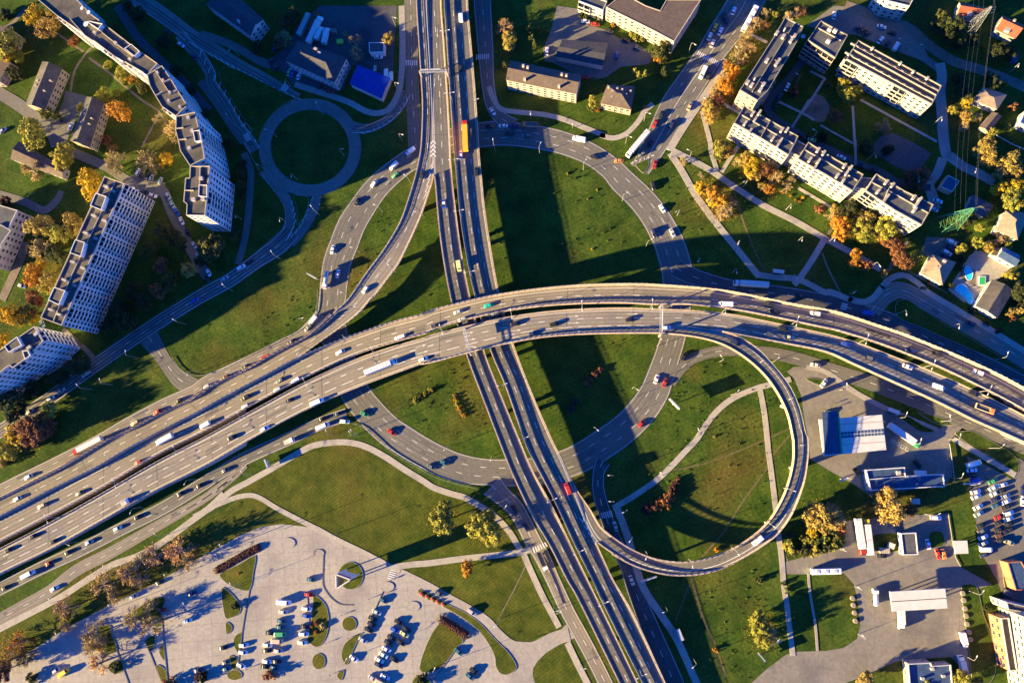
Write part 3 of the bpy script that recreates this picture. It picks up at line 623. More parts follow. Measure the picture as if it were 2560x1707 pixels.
deck_paint('gore_marking', [f'20 {300-i*1},{1400+i*42} {327},{1372+i*42} {352},{1400+i*42} {352},{1418+i*42} {327},{1392+i*42} {300-i},{1420+i*42}' for i in range(4)] + [f'21 {300-i*14},{220+i*62+40} {335-i*14},{190+i*62} {335-i*14},{205+i*62} {300-i*14},{235+i*62+40}' for i in range(6)], hN, .065)
deck_paint('gore_marking', [f'23 {1760+i*42},{950+i*72} {1790+i*42},{990+i*72} {1800+i*42},{960+i*66} {1806+i*42},{972+i*66} {1794+i*42},{1006+i*72} {1762+i*42},{966+i*72}' for i in range(4)], hN, .065)
deck_paint('gore_marking', [f'32 {930+i*55},{462+i*7} {985+i*55},{472+i*7} {1000+i*55},{492+i*7} {1010+i*55},{493+i*7} {992+i*55},{466+i*7}' for i in range(4)], hEW, .065)
def ground_hatch(s0, s1, n, wd=.35):
    a, b = cr(L(s0), 8), cr(L(s1), 8); A = resample([P(p) for p in a], n); B = resample([P(p) for p in b], n); mb = MB()
    for p, q in zip(A, B):
        d = (q-p).normalized(); t = Vector((-d.y, d.x, 0))*wd/2; v = [p+t, q+t, q-t, p-t]; mb.poly(ccw([(u.x, u.y, .157) for u in v]))
    return tag(mb.build('gore_marking', 'marking'), kind='structure')
ground_hatch('10 90,520 300,635 500,740 700,845 960,965', '10 120,560 330,670 530,775 730,880 990,980', 16)
ground_hatch('10 10,500 130,700 260,900 380,1110 540,1370', '10 0,560 110,760 250,960 380,1170 550,1400', 12)
ground_hatch('10 1575,1305 1750,1260 1900,1150 2030,960', '10 1620,1310 1800,1215 1950,1090 2030,1000', 11)
ground_hatch('11 905,600 935,700 940,800 900,900', '11 895,640 915,750 915,850 860,960', 6)
ground_hatch('11 1110,560 1060,690 960,870 870,960', '11 1085,600 1010,800 930,920 840,990', 9)
ground_hatch('31 300,235 360,200 450,175 530,150', '31 330,215 400,200 470,185 500,160', 6, .5)
# ---------------------------------------------------------------- buildings
WIN = {}
def window_mesh(wd, ht, frame):
    pane = 'curtain' if random.random() < .22 else 'glass'
    k = (round(wd, 1), round(ht, 1), frame, pane)
    if k not in WIN:
        mb = MB()                                       # looks along -Y, centre of the opening at the origin
        mb.box((0, -.02, 0), (wd, .10, ht), 0, 1)
        for x in (-wd/2, wd/2): mb.box((x, -.03, 0), (.08, .16, ht+.16))
        for z in (-ht/2, ht/2): mb.box((0, -.03, z), (wd-.08, .16, .08))
        if wd < 2.2: mb.box((0, -.03, 0), (.05, .14, ht-.12))
        o = mb.build('window', [frame, pane]); WIN[k] = o.data; bpy.data.objects.remove(o)
    return WIN[k]
def loggia_mesh(wd, ht, wall):
    k = (round(wd, 1), round(ht, 1), wall, 'l')
    if k not in WIN:
        mb = MB(); mb.box((0, -.02, .15), (wd, .08, ht), 0, 1); mb.box((0, -.55, -ht/2+.1), (wd, 1.0, .18)); mb.box((0, -1.02, -ht/2+.55), (wd, .08, .8))
        for x in (-wd/2+.06, wd/2-.06): mb.box((x, -.55, .1), (.12, .95, ht))
        o = mb.build('balcony', [wall, 'glass']); WIN[k] = o.data; bpy.data.objects.remove(o)
    return WIN[k]
def building(name, label, roof, h, wall='facade_white', rmat='roof_grey', kind='flat', storeys=0, bay=3.0, loggia=0, parapet=.6, ridge=2.2, frame='facade_white', rim=None, boxes=(), oh=.4, base=0.0, cat='building', win=(1.5, 1.45), all_sides=False, cap=100):
    pts = ccw([P(p, h) for p in L(roof)]); n = len(pts)
    cx = sum(p.x for p in pts)/n; cy = sum(p.y for p in pts)/n; O = Vector((cx, cy, base))
    root = empty(name, O, label, cat)
    mb = MB(); mb.prism(pts, base, h, 0, top=(kind == 'flat'))
    if kind == 'gable':
        e = [(pts[(i+1) % 4]-pts[i]).length for i in range(4)]; s = 0 if e[0] > e[1] else 1
        a, b, c, d = (pts[(s+i) % 4] for i in range(4)); r1, r2 = (b.lerp(c, .5), d.lerp(a, .5))
        r1 = Vector((r1.x, r1.y, h+ridge)); r2 = Vector((r2.x, r2.y, h+ridge))
        mb.face((b, c, r1)); mb.face((d, a, r2))
    mb.build('wall', wall, root, O)
    rf = MB()
    if kind == 'flat':
        inn = [p for p in pts]; rf.poly(inn, h+.02)
        rfo = rf.build('roof', rmat, root, O)
        if parapet:
            pm = MB()
            for i in range(n):
                a, b = pts[i], pts[(i+1) % n]; d = b-a; m = a.lerp(b, .5); nn = Vector((-d.y, d.x, 0)).normalized()
                pm.box((m.x+nn.x*.16, m.y+nn.y*.16, h+parapet/2+.025+.0012*i), (d.length+.02*i, .36, parapet), math.atan2(d.y, d.x))
            pm.build('parapet', rim or wall, root, O)
    else:
        e = [(pts[(i+1) % 4]-pts[i]).length for i in range(4)]; s = 0 if e[0] > e[1] else 1
        a, b, c, d = (pts[(s+i) % 4] for i in range(4)); m1, m2 = b.lerp(c, .5), d.lerp(a, .5)
        k = 0 if kind == 'gable' else min(.42, .5*(b-c).length/(m1-m2).length)
        r1, r2 = m1.lerp(m2, k), m2.lerp(m1, k); u = (m1-m2).normalized()*oh if kind == 'gable' else Vector((0, 0, 0)); ctr = Vector((cx, cy, 0))
        up = Vector((0, 0, h+ridge)); r1 = Vector((r1.x, r1.y, h+ridge))+u; r2 = Vector((r2.x, r2.y, h+ridge))-u
        A, B_, C_, D = [Vector((q.x, q.y, h-.15)) + (Vector((q.x, q.y, 0))-ctr).normalized()*oh*1.3 for q in (a, b, c, d)]
        faces = [(A, B_, r1, r2), (C_, D, r2, r1)] + ([(B_, C_, r1), (D, A, r2)] if kind == 'hip' else [])
        for f in faces:
            rf.face([q+Vector((0, 0, .18)) for q in f]); rf.face([q for q in f][::-1])
        for p, q in ((A, B_), (B_, C_), (C_, D), (D, A)):
            if kind == 'hip' or (p, q) in ((A, B_), (C_, D)): rf.face((p, q, q+Vector((0, 0, .18)), p+Vector((0, 0, .18))))
        rfo = rf.build('roof', rmat, root, O)
    for bx in boxes:                                   # (kind, points string or x,y px, height[, size])
        bm_ = MB(); nm = bx[0]
        if nm in ('stair_tower', 'lift_house'):
            q = ccw([P(p, h+bx[2]) for p in L(bx[1])]); bm_.prism(q, h-.0, h+bx[2], 0, mt=1)
            for i in range(len(q)):
                a, b = q[i], q[(i+1) % len(q)]; d = b-a; m = a.lerp(b, .5); bm_.box((m.x, m.y, h+bx[2]+.2+.002*i), (d.length+.3+.01*i, .3, .4), math.atan2(d.y, d.x))
            bm_.build(nm, [wall, rmat], rfo, O)
        elif nm == 'wall_rib':
            q = [P(p, h+.3) for p in L(bx[1])]
            for a, b in zip(q, q[1:]): d = b-a; m = a.lerp(b, .5); bm_.box((m.x, m.y, h+bx[2]/2), (d.length, .3, bx[2]), math.atan2(d.y, d.x))
            bm_.build('roof_wall', rim or wall, rfo, O)
        else:
            for p in L(bx[1]):
                bm_ = MB(); zz = h+bx[2]; q = P(p, zz); sz = bx[3] if len(bx) > 3 else (1.1, .7); zb = h-.1
                bm_.box((q.x, q.y, (zz+zb)/2), (sz[0], sz[1], zz-zb), math.atan2(pts[1].y-pts[0].y, pts[1].x-pts[0].x))
                bm_.box((q.x, q.y, zz+.06), (sz[0]+.16, sz[1]+.16, .13), math.atan2(pts[1].y-pts[0].y, pts[1].x-pts[0].x), 1)
                bm_.build(nm, [wall if nm == 'chimney' else 'facade_white', 'concrete'], rfo, O)
    cells = []
    if storeys:
        sh = (h-base-.6)/storeys
        for i in range(n):
            a, b = pts[i], pts[(i+1) % n]; d = b-a; ln = d.length; nn = Vector((d.y, -d.x, 0)).normalized(); m = a.lerp(b, .5)
            if ln < 2.6 or not (all_sides or nn.dot(Vector((-m.x, -m.y, 0))) > 0.02*m.length): continue
            k = max(1, int(ln/bay)); ang = math.atan2(d.y, d.x)
            for r in range(storeys):
                for j in range(k):
                    p = a+d*((j+.5)/k); lg = loggia and ((j//2+i) % loggia == 0) and ln > 9 and r > 0
                    cells.append((p.x, p.y, base+sh*(r+.5)+.15, ang, lg, ln/k, sh))
    cells.sort(key=lambda c: -c[2])
    rest = MB(); rest_any = False
    for ci, (x, y, z, ang, lg, bw, sh) in enumerate(cells):
        me = loggia_mesh(bw*.96, min(2.4, sh*.86), wall) if lg else window_mesh(min(win[0], bw*.7), min(win[1], sh*.6), frame)
        if ci < cap:
            o = bpy.data.objects.new('balcony' if lg else 'window', me); C.objects.link(o); o.parent = root; o.location = Vector((x, y, z))-O; o.rotation_euler = (0, 0, ang)
        else:
            rest_any = True; ca, sa = math.cos(ang), math.sin(ang); i0 = len(rest.v)
            for v in me.vertices: rest.v.append((x+v.co.x*ca-v.co.y*sa, y+v.co.x*sa+v.co.y*ca, z+v.co.z))
            for p in me.polygons: rest.f.append(tuple(i0+i for i in p.vertices)); rest.m.append(p.material_index)
    if rest_any: rest.build('lower_windows', [wall if loggia else frame, 'glass'], root, O)['kind'] = 'stuff'
    return root
# -- upper left: stepped slabs and the houses inside their curve
vt = (1.3, .9)
building('apartment_block', 'long narrow apartment slab with dark rooftop and two white dishes, cut by upper left edge', '00 300,-60 700,-60 900,150 1000,220 1270,430 1550,630 1446,741 1100,540 830,345 560,160', 26, rmat='roof_bitumen', wall='white_paint', rim='facade_cream', storeys=9, loggia=3, bay=3.2,
         boxes=[('lift_house', '00 885,215 1005,240 965,290 860,220', 2.2), ('lift_house', '00 1225,480 1290,440 1370,510 1320,555', 2.2), ('wall_rib', '00 690,190 830,345 900,410', 1.0), ('wall_rib', '00 920,400 1110,545 1200,620', 1.0), ('wall_rib', '00 870,215 1060,370 1310,560', .9), ('roof_vent', '00 925,320 1130,420 1270,580 1380,730', 1.2, (1.6, 1.2))])
building('apartment_block', 'stepped white slab with walled roof bays, second of the slabs curving round the houses', '00 1592,650 1680,780 1742,885 1842,1040 1729,1146 1590,1050 1530,950 1472,850 1445,738', 26, rmat='roof_bitumen', wall='white_paint', rim='facade_cream', storeys=9, loggia=3,
         boxes=[('wall_rib', '00 1610,815 1680,780', 1.1), ('wall_rib', '00 1670,930 1745,885', 1.1), ('wall_rib', '00 1530,945 1600,905', 1.1), ('roof_vent', '00 1540,710 1595,785 1650,985 1660,905 1760,1045', 1.3, vt), ('wall_rib', '00 1520,690 1655,900', .9)])
building('apartment_block', 'white slab with blue shaded window wall, third of the slabs curving round the houses', '00 1730,1145 1915,1103 1950,1250 2000,1480 01 2012,188 1866,259 1770,110 1755,30 00 1725,1290', 26, rmat='roof_bitumen', wall='white_paint', rim='facade_cream', storeys=9, loggia=3,
         boxes=[('wall_rib', '00 1735,1265 1800,1255', 1.0), ('wall_rib', '00 1760,1375 1830,1365', 1.0), ('roof_vent', '00 1850,1450 1880,1280 1840,1150', 1.3, (1.6, 1.3)), ('lift_house', '00 1895,1290 1955,1280 1975,1380 1915,1390', 1.8)])
building('apartment_block', 'last white slab of the curving row, free standing end wall above a leafy lawn', '01 1868,260 2062,260 2015,745 1830,742 1836,632 1803,608 1822,378 1862,375', 26, rmat='roof_bitumen', wall='white_paint', rim='facade_cream', storeys=9, loggia=3,
         boxes=[('wall_rib', '01 1818,497 1900,497', 1.0), ('wall_rib', '01 1965,270 1955,560', .8), ('roof_vent', '01 1965,375 1890,580 1985,575', 1.4, (1.7, 1.5)), ('lift_house', '01 1955,445 2030,445 2030,560 1950,550', 1.6)])
building('apartment_block', 'huge grey panel apartment slab with hundreds of balconies, largest building in the photo', '01 1030,360 1226,432 02 610,447 405,372', 26, rmat='roof_bitumen', wall='white_paint', rim='facade_cream', storeys=10, loggia=2, bay=2.3,
         boxes=[('stair_tower', '01 942,525 1042,557 995,687 890,645', 2.6), ('stair_tower', '01 742,980 832,1006 795,1142 690,1106', 2.6), ('stair_tower', '02 535,75 640,106 580,242 480,196', 2.6), ('wall_rib', '01 1130,405 1000,690 700,1330 02 590,230 520,410', .5),
                ('roof_vent', '01 1035,455 915,740 1020,790 835,910 710,1195 810,1255 625,1370 02 495,290 570,335', 1.5, (2.4, 1.0)), ('roof_hatch', '01 1105,500 935,965 730,1425', .6, (1.8, 1.2))])
building('apartment_block', 'blue shaded slab with stepped facade below the huge panel slab, cut by left edge', '02 -170,800 0,690 342,455 430,602 330,690 345,712 130,862 100,835 0,915 -170,1040', 26, rmat='roof_bitumen', wall='white_paint', rim='facade_cream', storeys=9, loggia=3,
         boxes=[('stair_tower', '02 50,650 170,560 215,640 90,705', 2.0), ('wall_rib', '02 185,560 215,640', 1.2), ('roof_vent', '02 350,525 280,660 120,690', 1.3, (2, 1.4)), ('lift_house', '02 225,700 275,690 300,740 250,775', 1.6)])
building('house', 'red roofed block with pale grey facade cut by the left edge', '01 -250,640 0,640 178,692 90,870 20,1040 -70,1240 -330,1150', 11, wall='facade_white', rmat='roof_grey', storeys=4, boxes=[('lift_house', '01 -40,830 20,838 108,888 0,1040 -60,1010', .8)])
building('house', 'tan gabled house with windows on its right side, upper of two near the orange tree', '00 415,612 605,676 440,1070 255,1025', 6.5, 'facade_tan', 'roof_bitumen', 'gable', 3, boxes=[('chimney', '00 365,790 345,835 490,790 430,890', 2.4, (.9, .6))], ridge=2.6)
building('house', 'tan gabled house beside the bright orange tree', '00 850,958 1015,1012 880,1437 690,1376', 6.5, 'facade_tan', 'roof_bitumen', 'gable', 3, boxes=[('chimney', '00 825,1110 795,1200 895,1160 870,1215', 2.4, (.9, .6))], ridge=2.6)
building('house', 'low brown roofed house behind a bare tree in the left courtyard', '01 190,20 640,280 612,372 112,190', 4, 'facade_white', 'roof_brown', 'gable', 1, ridge=1.4)
building('house', 'brown house half hidden by yellow crowns at the upper left corner', '00 -120,240 35,258 165,325 128,430 -60,560', 6, 'facade_pink', 'roof_brown', storeys=2, parapet=0)
building('house', 'small brick house under a yellow tree at left edge', '00 -140,600 40,592 100,610 -10,800 -120,800', 6, 'facade_pink', 'roof_brown', storeys=2, parapet=0)
# -- top middle
building('house', 'long dark roofed block with a pale end wall by the upper service road', '10 60,40 492,346 615,192 330,-60', 9, 'facade_white', 'roof_dark', 'gable', 3, boxes=[('chimney', '10 370,200', 3, (1, 1))])
building('house', 'white walled block with dark hip roof behind the white lorries', '10 842,598 1312,806 1428,574 960,410', 9, 'facade_white', 'roof_dark', 'hip', 2, bay=2.6, boxes=[('roof_vent', '10 1130,480 1165,520', 1.8, (1.6, 1.2))], ridge=3)
building('warehouse', 'vivid blue tin roofed shed beside the left frontage road', '10 1552,645 1858,768 1776,962 1472,822', 4.6, 'facade_white', 'roof_blue', 'gable', 0, ridge=.6)
building('kiosk', 'small flat dark hut with white front near the blue shed', '10 1655,420 1805,420 1803,515 1660,520', 4, 'white_paint', 'roof_grey', parapet=.25)
building('apartment_block', 'cream school like block with brown roof and angled wing at the top edge', '30 60,75 520,302 725,412 990,0 650,0 590,108 450,60 230,-60', 11, 'facade_cream', 'roof_brown', storeys=4, parapet=.2, bay=3.2)
building('apartment_block', 'white and blue balconied wing cut by the top edge', '20 1750,20 1990,110 2030,20 1800,-60', 9, 'facade_white', 'roof_grey', storeys=3, loggia=2)
building('apartment_block', 'cream four storey gabled block with brown roof and white chimneys', '20 1090,597 1770,738 1726,922 1044,786', 10, 'facade_cream', 'roof_brown', 'gable', 4, bay=3.3, boxes=[('chimney', '20 1207,640 1250,655 1222,765 1585,725 1630,735 1558,835', 3.2, (1, .8))], ridge=2.2, oh=.3)
building('warehouse', 'low dark blue tin roofed hall in the gravel yard', '20 1600,392 2030,428 1982,642 1530,552', 4.5, 'facade_white', 'roof_dark', 'gable', 0, ridge=.8)
building('house', 'pink house with brown hip roof and many chimneys by the avenue', '30 80,838 335,852 303,1075 10,1010', 6.5, 'facade_pink', 'roof_brown', 'hip', 2, boxes=[('chimney', '30 85,850 125,890 115,945 200,910 255,920 300,890 218,875 170,865', 2.2, (.8, .6))], ridge=3)
# -- upper right estate
building('apartment_block', 'tall grey roofed slab with lengthwise slot along the tree lined avenue', '30 1812,175 1990,268 1928,415 1785,655 1640,900 1542,992 1368,888 1700,370', 16.5, 'facade_pink', 'roof_grey', storeys=5, rim='roof_rim', loggia=3,
         boxes=[('wall_rib', '30 1900,240 1740,500 1490,905', 1.2), ('wall_rib', '30 1845,345 1922,400', .8), ('wall_rib', '30 1700,585 1775,635', .8), ('wall_rib', '30 1560,800 1640,850', .8), ('roof_vent', '30 1735,320 1800,355 1910,350 1875,395 1640,590 1755,590 1730,625 1450,805 1490,830 1605,825 1575,875', 1.4, (2.0, 1.2)), ('antenna', '30 1815,280 1520,765', 3.2, (.5, .5))])
building('apartment_block', 'square grey roofed block with shaded balconies behind the avenue slab', '40 200,210 465,352 342,575 70,400', 15, 'facade_pink', 'roof_grey', storeys=5, rim='roof_rim', loggia=1, boxes=[('roof_vent', '40 295,285 350,295 285,395', 2.4, (1.8, .8)), ('wall_rib', '40 180,280 400,400', .7)])
building('apartment_block', 'ridged brown roofed five storey block with bright lit facade in the estate', '40 568,402 1385,846 1288,1028 452,586', 15, 'wall_white', 'roof_brown', storeys=5, loggia=4, rim='roof_rim', bay=3.0,
         boxes=[('wall_rib', '40 520,490 1330,935', .9)]+[('roof_rib', f'40 {560+i*74},{455+i*40.5} {505+i*74},{545+i*40.5}', .5, (6.5, .5)) for i in range(11)]+[('chimney', '40 715,470 990,615 1255,760 1115,700', 2.2, (.9, .8))])
RB = dict(wall='wall_white', rmat='roof_grey', storeys=5, rim='roof_rim', bay=2.9, frame='wall_white', win=(1.75, 1.5))
building('apartment_block', 'first white five storey terrace with grey roof bays, nearest the avenue', '30 1412,1040 1670,1186 1942,1340 1845,1525 1575,1360 1310,1212', 16.5, **RB, boxes=[('wall_rib', '30 1665,1190 1570,1355', 1), ('wall_rib', '30 1390,1130 1600,1250 1890,1410', .8), ('roof_vent', '30 1500,1110 1565,1100 1520,1170 1425,1205 1475,1280 1785,1270 1835,1270 1695,1355 1770,1380 1745,1420', 1.8, (.9, 2.4))])
building('apartment_block', 'middle white five storey terrace with grey roof bays facing the lawn', '41 80,25 345,190 620,342 512,503 250,345 -25,190', 16.5, **RB, boxes=[('wall_rib', '41 195,190 145,285', 1), ('wall_rib', '41 50,100 300,240 560,400', .8), ('roof_vent', '41 180,95 235,125 100,190 185,205 150,265 440,250 500,270 370,345 460,320 425,400', 1.8, (.9, 2.4))])
building('apartment_block', 'last white five storey terrace with grey roof bays, behind the autumn trees', '41 745,335 1020,500 1305,637 1188,837 920,690 640,500', 16.5, **RB, loggia=4, boxes=[('wall_rib', '41 870,470 820,600', 1), ('wall_rib', '41 690,410 980,560 1260,720', .8), ('roof_vent', '41 850,410 910,440 770,500 860,550 830,590 1120,560 1180,580 1145,630 1130,680', 1.8, (.9, 2.4))])
building('apartment_block', 'recessed link with balconies between the first and middle white terraces', '30 1925,1378 2032,1432 1962,1545 1862,1492', 14.5, 'facade_cream', 'roof_grey', storeys=5, rim='facade_cream', loggia=1, parapet=.4)
building('apartment_block', 'recessed link with balconies between the middle and last white terraces', '41 612,368 715,378 640,488 545,466', 14.5, 'facade_cream', 'roof_grey', storeys=5, rim='facade_cream', loggia=1, parapet=.4)
building('apartment_block', 'blue shaded slab wing at the left edge, lowest of the stepped slabs', '02 -620,1120 -180,1000 -55,915 -25,960 -140,1045 -620,1330', 26, rmat='roof_bitumen', wall='white_paint', rim='facade_cream', storeys=9, loggia=3)
building('apartment_block', 'pale facade of a block cut by the top edge beyond the parking strip', '40 760,-80 1150,-80 1070,70 860,20', 12, 'facade_white', 'roof_grey', storeys=4)
building('house', 'red roofed house cut by the top edge near a lattice pylon', '40 1570,20 1800,80 1757,166 1545,150', 5, 'facade_cream', 'roof_red', 'gable', 1, boxes=[('dormer', '40 1670,130', 1.2, (2, 2))])
building('house', 'orange red roofed house with a dormer in the upper right corner', '40 1990,160 2182,248 2105,375 1928,290', 5.5, 'facade_cream', 'roof_red', 'gable', 2, boxes=[('chimney', '40 2105,200', 3, (1, 1)), ('dormer', '40 2040,290', 1.6, (2.2, 2.2))], ridge=2.8)
building('house', 'flat tan roofed house among shaded gardens at upper right', '40 1800,860 2018,932 1925,1070 1712,980', 4.5, 'facade_white', 'roof_tan', 'hip', 1, ridge=1.2)
building('shed', 'rusty brown roofed outbuilding below the flat tan roofed house', '40 1882,1105 1968,1147 1850,1290 1772,1240', 3.5, 'facade_tan', 'roof_brown', 'gable', 0, ridge=.8)
building('house', 'white house clipped by the right edge above the yellow trees', '40 2260,1060 2200,1090 2145,1210 2260,1260', 5, 'facade_white', 'roof_white', storeys=1)
building('garage', 'square navy roofed garage with pinkish wall beside the lane', '41 1450,345 1560,405 1490,512 1372,460', 4, 'facade_pink', 'roof_steel', parapet=.25, rim='facade_white')
building('house', 'tan hip roofed house next to the shrub lined garden wall', '41 1275,1160 1365,1132 1520,1200 1395,1412 1190,1302', 5, 'facade_white', 'roof_tan', parapet=0, boxes=[('chimney', '41 1350,1245', 1.6, (1, 1))]) if False else building('house', 'tan hip roofed house next to the shrub lined garden wall', '41 1300,1130 1520,1200 1395,1412 1190,1302', 5, 'facade_white', 'roof_tan', 'hip', 1, boxes=[('chimney', '41 1420,1185 1350,1250', 2.2, (1.4, 1))], ridge=2.4)
building('house', 'white house with steep tan roof at the right edge', '41 2020,702 2240,720 2130,970 1930,882', 5.5, 'facade_white', 'roof_tan', 'hip', 2, ridge=2.8)
building('shed', 'grey patched shed behind the green pylon', '41 1690,542 1885,640 1800,750 1645,662', 3.5, 'facade_white', 'roof_grey', 'gable', 0, ridge=.8)
building('house', 'white house with navy metal roof above the pool terrace', '41 1988,1052 2142,1130 2110,1235 1948,1142', 5, 'facade_white', 'roof_steel', 'gable', 1, ridge=1.4)
building('shed', 'pale tin lean-to beside the navy roofed house', '41 1920,1055 1985,1060 1940,1140 1868,1125', 3.2, 'facade_white', 'roof_bitumen', parapet=0)
building('house', 'grey gabled poolside house with white eaves', '42 1888,5 2082,102 1932,366 1728,250', 5, 'facade_white', 'roof_bitumen', 'gable', 1, ridge=1.4)
# -- right: filling stations
def canopy(label, roof, h, rm, th=.7, rows=4, extra=None, rim='white_paint'):
    pts = ccw([P(p, h) for p in L(roof)]); O = Vector((sum(p.x for p in pts)/4, sum(p.y for p in pts)/4, 0)); root = empty('canopy', O, label, 'canopy')
    mb = MB(); mb.prism(pts, h-th, h, 0); mb.poly(pts[::-1], h-th); mb.build('fascia', rim, root, O)
    rf = MB(); c = Vector((O.x, O.y, h)); rf.poly([p.lerp(c, .012) for p in pts], h+.03); rf.build('roof', rm, root, O)
    for i in range(rows):
        for v in (.25, .75):
            a = pts[0].lerp(pts[1], (i+.5)/rows); b = pts[3].lerp(pts[2], (i+.5)/rows); p = a.lerp(b, v)
            cm = MB(); cm.box((p.x, p.y, (h-th)/2), (.4, .4, h-th)); cm.build('column', 'metal', root, O)
            if v < .5:
                pm = MB(); q = a.lerp(b, .5); pm.box((q.x, q.y, .75), (1.0, .6, 1.5)); pm.box((q.x, q.y, 1.55), (1.1, .7, .1), 0, 1); pm.build('fuel_pump', ['white_paint', 'sign_green'], root, O)
    return root, O, pts
r, O, pts = canopy('white filling station canopy with navy strip, green line and skylight band', '42 185,1365 805,1318 43 848,290 232,352', 6.5, 'roof_white')
def sheet(name, s, h, m, root, O, th=.12):
    mb = MB(); q = ccw([P(p, h) for p in L(s)]); mb.prism(q, h-th, h); return mb.build(name, m, root, O)
sheet('roof_panel', '43 215,-80 372,-90 408,325 245,340', 6.62, 'roof_steel', r, O)
sheet('green_trim', '43 368,-90 382,-90 418,325 402,327', 6.75, 'sign_green', r, O, .3)
sheet('skylight', '43 402,118 815,88 820,145 408,175', 6.7, 'roof_steel', r, O, .2)
for i in range(12): sheet('skylight_bar', f'43 {430+i*33},{116-i*2.4} {432+i*33},{116-i*2.4} {435+i*33},{173-i*2.4} {433+i*33},{173-i*2.4}', 6.76, 'white_paint', r, O, .05)
sheet('skylight_bar', '43 402,143 818,113 818,119 402,149', 6.78, 'white_paint', r, O, .06)
for y in (40, 240): sheet('roof_seam', f'43 395,{y} 835,{y-30} 835,{y-26} 395,{y+4}', 6.58, 'roof_tan', r, O, .05)
r, O, pts = canopy('long pale ribbed filling station canopy with dark centre gutter', '44 880,672 1425,640 1448,833 908,866', 6.5, 'roof_white')
sheet('gutter', '44 893,766 1432,733 1433,739 893,773', 6.58, 'roof_dark', r, O, .05)
building('shop', 'flat navy roofed station shop with white parapet', '43 640,487 1022,460 1030,547 1402,528 1416,650 690,690', 5, 'facade_white', 'roof_steel', storeys=1, rim='white_paint', boxes=[('wall_rib', '43 680,580 1030,548', .7), ('roof_vent', '43 970,518', 1.2, (1.6, 1.6))])
building('kiosk', 'grey roofed kiosk with white side wall between the parked lorries and yellow kerb', '43 985,1108 1135,1100 1157,1316 1010,1320', 4, 'white_paint', 'roof_grey', storeys=1, parapet=.3)
canopy('small grey shelter roof beside the grass strip by the car park', '43 1506,1180 1640,1178 1652,1305 1520,1310', 3, 'roof_white', .25, 2)
building('shop', 'dark roofed workshop with violet edged parapet at the bottom edge', '44 1050,1372 1275,1360 1285,1395 1470,1380 1492,1600 1075,1660', 5, 'facade_pink', 'roof_steel', storeys=1, rim='facade_white', parapet=.9, boxes=[('roof_vent', '44 1205,1525 1300,1430 1410,1500', 1.1, (1.2, 1))])
building('warehouse', 'blue metal roofed hall with orange side wall at right edge', '44 2030,385 2165,372 2330,660 2112,655', 6, 'facade_orange', 'roof_steel', parapet=.3)
building('apartment_block', 'low orange walled wing in front of the white tower, lower right corner', '44 1962,930 2042,925 2125,1440 2045,1445', 9, 'facade_orange', 'roof_brown', storeys=2, rim='facade_white', win=(1.6, 1.8))
building('apartment_block', 'tall white block with rows of small windows cut by the lower right edge', '44 2215,925 2500,880 2620,1700 2330,1720', 20, 'wall_white', 'roof_grey', storeys=6, bay=2.6)
building('apartment_block', 'white stepped block beside the parked digger at right edge', '44 2015,770 2330,840 2360,900 2035,845', 12, 'wall_white', 'roof_grey', storeys=3)
# ---------------------------------------------------------------- pool garden
area('41 1620,1190 1720,1080 1860,1120 2090,1230 1910,1395 1830,1500 42 1880,5 1740,240 1600,215 1450,95 41 1455,1455 1530,1340', 'path', 'terrace')
area('41 1660,1130 1770,1080 1850,1130 1760,1240 1730,1215 1640,1175', 'plaza', 'terrace')
area('41 1560,1330 1610,1220 1725,1280 1720,1440 1600,1370', 'dirt', 'terrace')
def pool(label, s, m='water'):
    pts = ccw([P(p) for p in cr(L(s), 4, True)]); O = Vector((sum(p.x for p in pts)/len(pts), sum(p.y for p in pts)/len(pts), 0)); c = O
    root = empty('swimming_pool', O, label, 'swimming pool'); z = .1
    rim = MB(); n = len(pts); out = [c+(p-c)*1.07 for p in pts]
    rim.prism(out, .0, z+.2, top=False)
    for i in range(n): rim.face([(q.x, q.y, z+.2) for q in (out[i], out[(i+1) % n], pts[(i+1) % n], pts[i])])
    rim.prism(pts[::-1], z+.05, z+.2, top=False); rim.build('coping', 'white_paint', root, O)
    wm = MB(); wm.poly(pts, z+.10); wm.build('water_surface', m, root, O)
pool('large kidney shaped blue pool at the edge of the terrace', '42 1525,100 1545,58 1590,45 1635,72 1660,118 1692,140 1688,170 1705,198 1695,228 1650,228 1618,182 1565,135')
pool('small oval blue pool on the upper terrace', '41 1640,1238 1680,1275 1690,1320 1675,1365 1640,1370 1617,1320 1608,1260')
root = empty('plunge_pool', P(L('41 1782,1382')[0]), 'small rectangular dark green basin with white rim on the terrace', 'pool')
O = root.location; mb = MB(); q = ccw([P(p) for p in L('41 1755,1345 1810,1345 1806,1420 1750,1420')]); mb.prism([O+(p-O)*1.2 for p in q], 0, .55); mb.build('rim', 'white_paint', root, O); mb = MB(); mb.prism(q, .5, .57); mb.build('water_surface', 'sign_green', root, O)
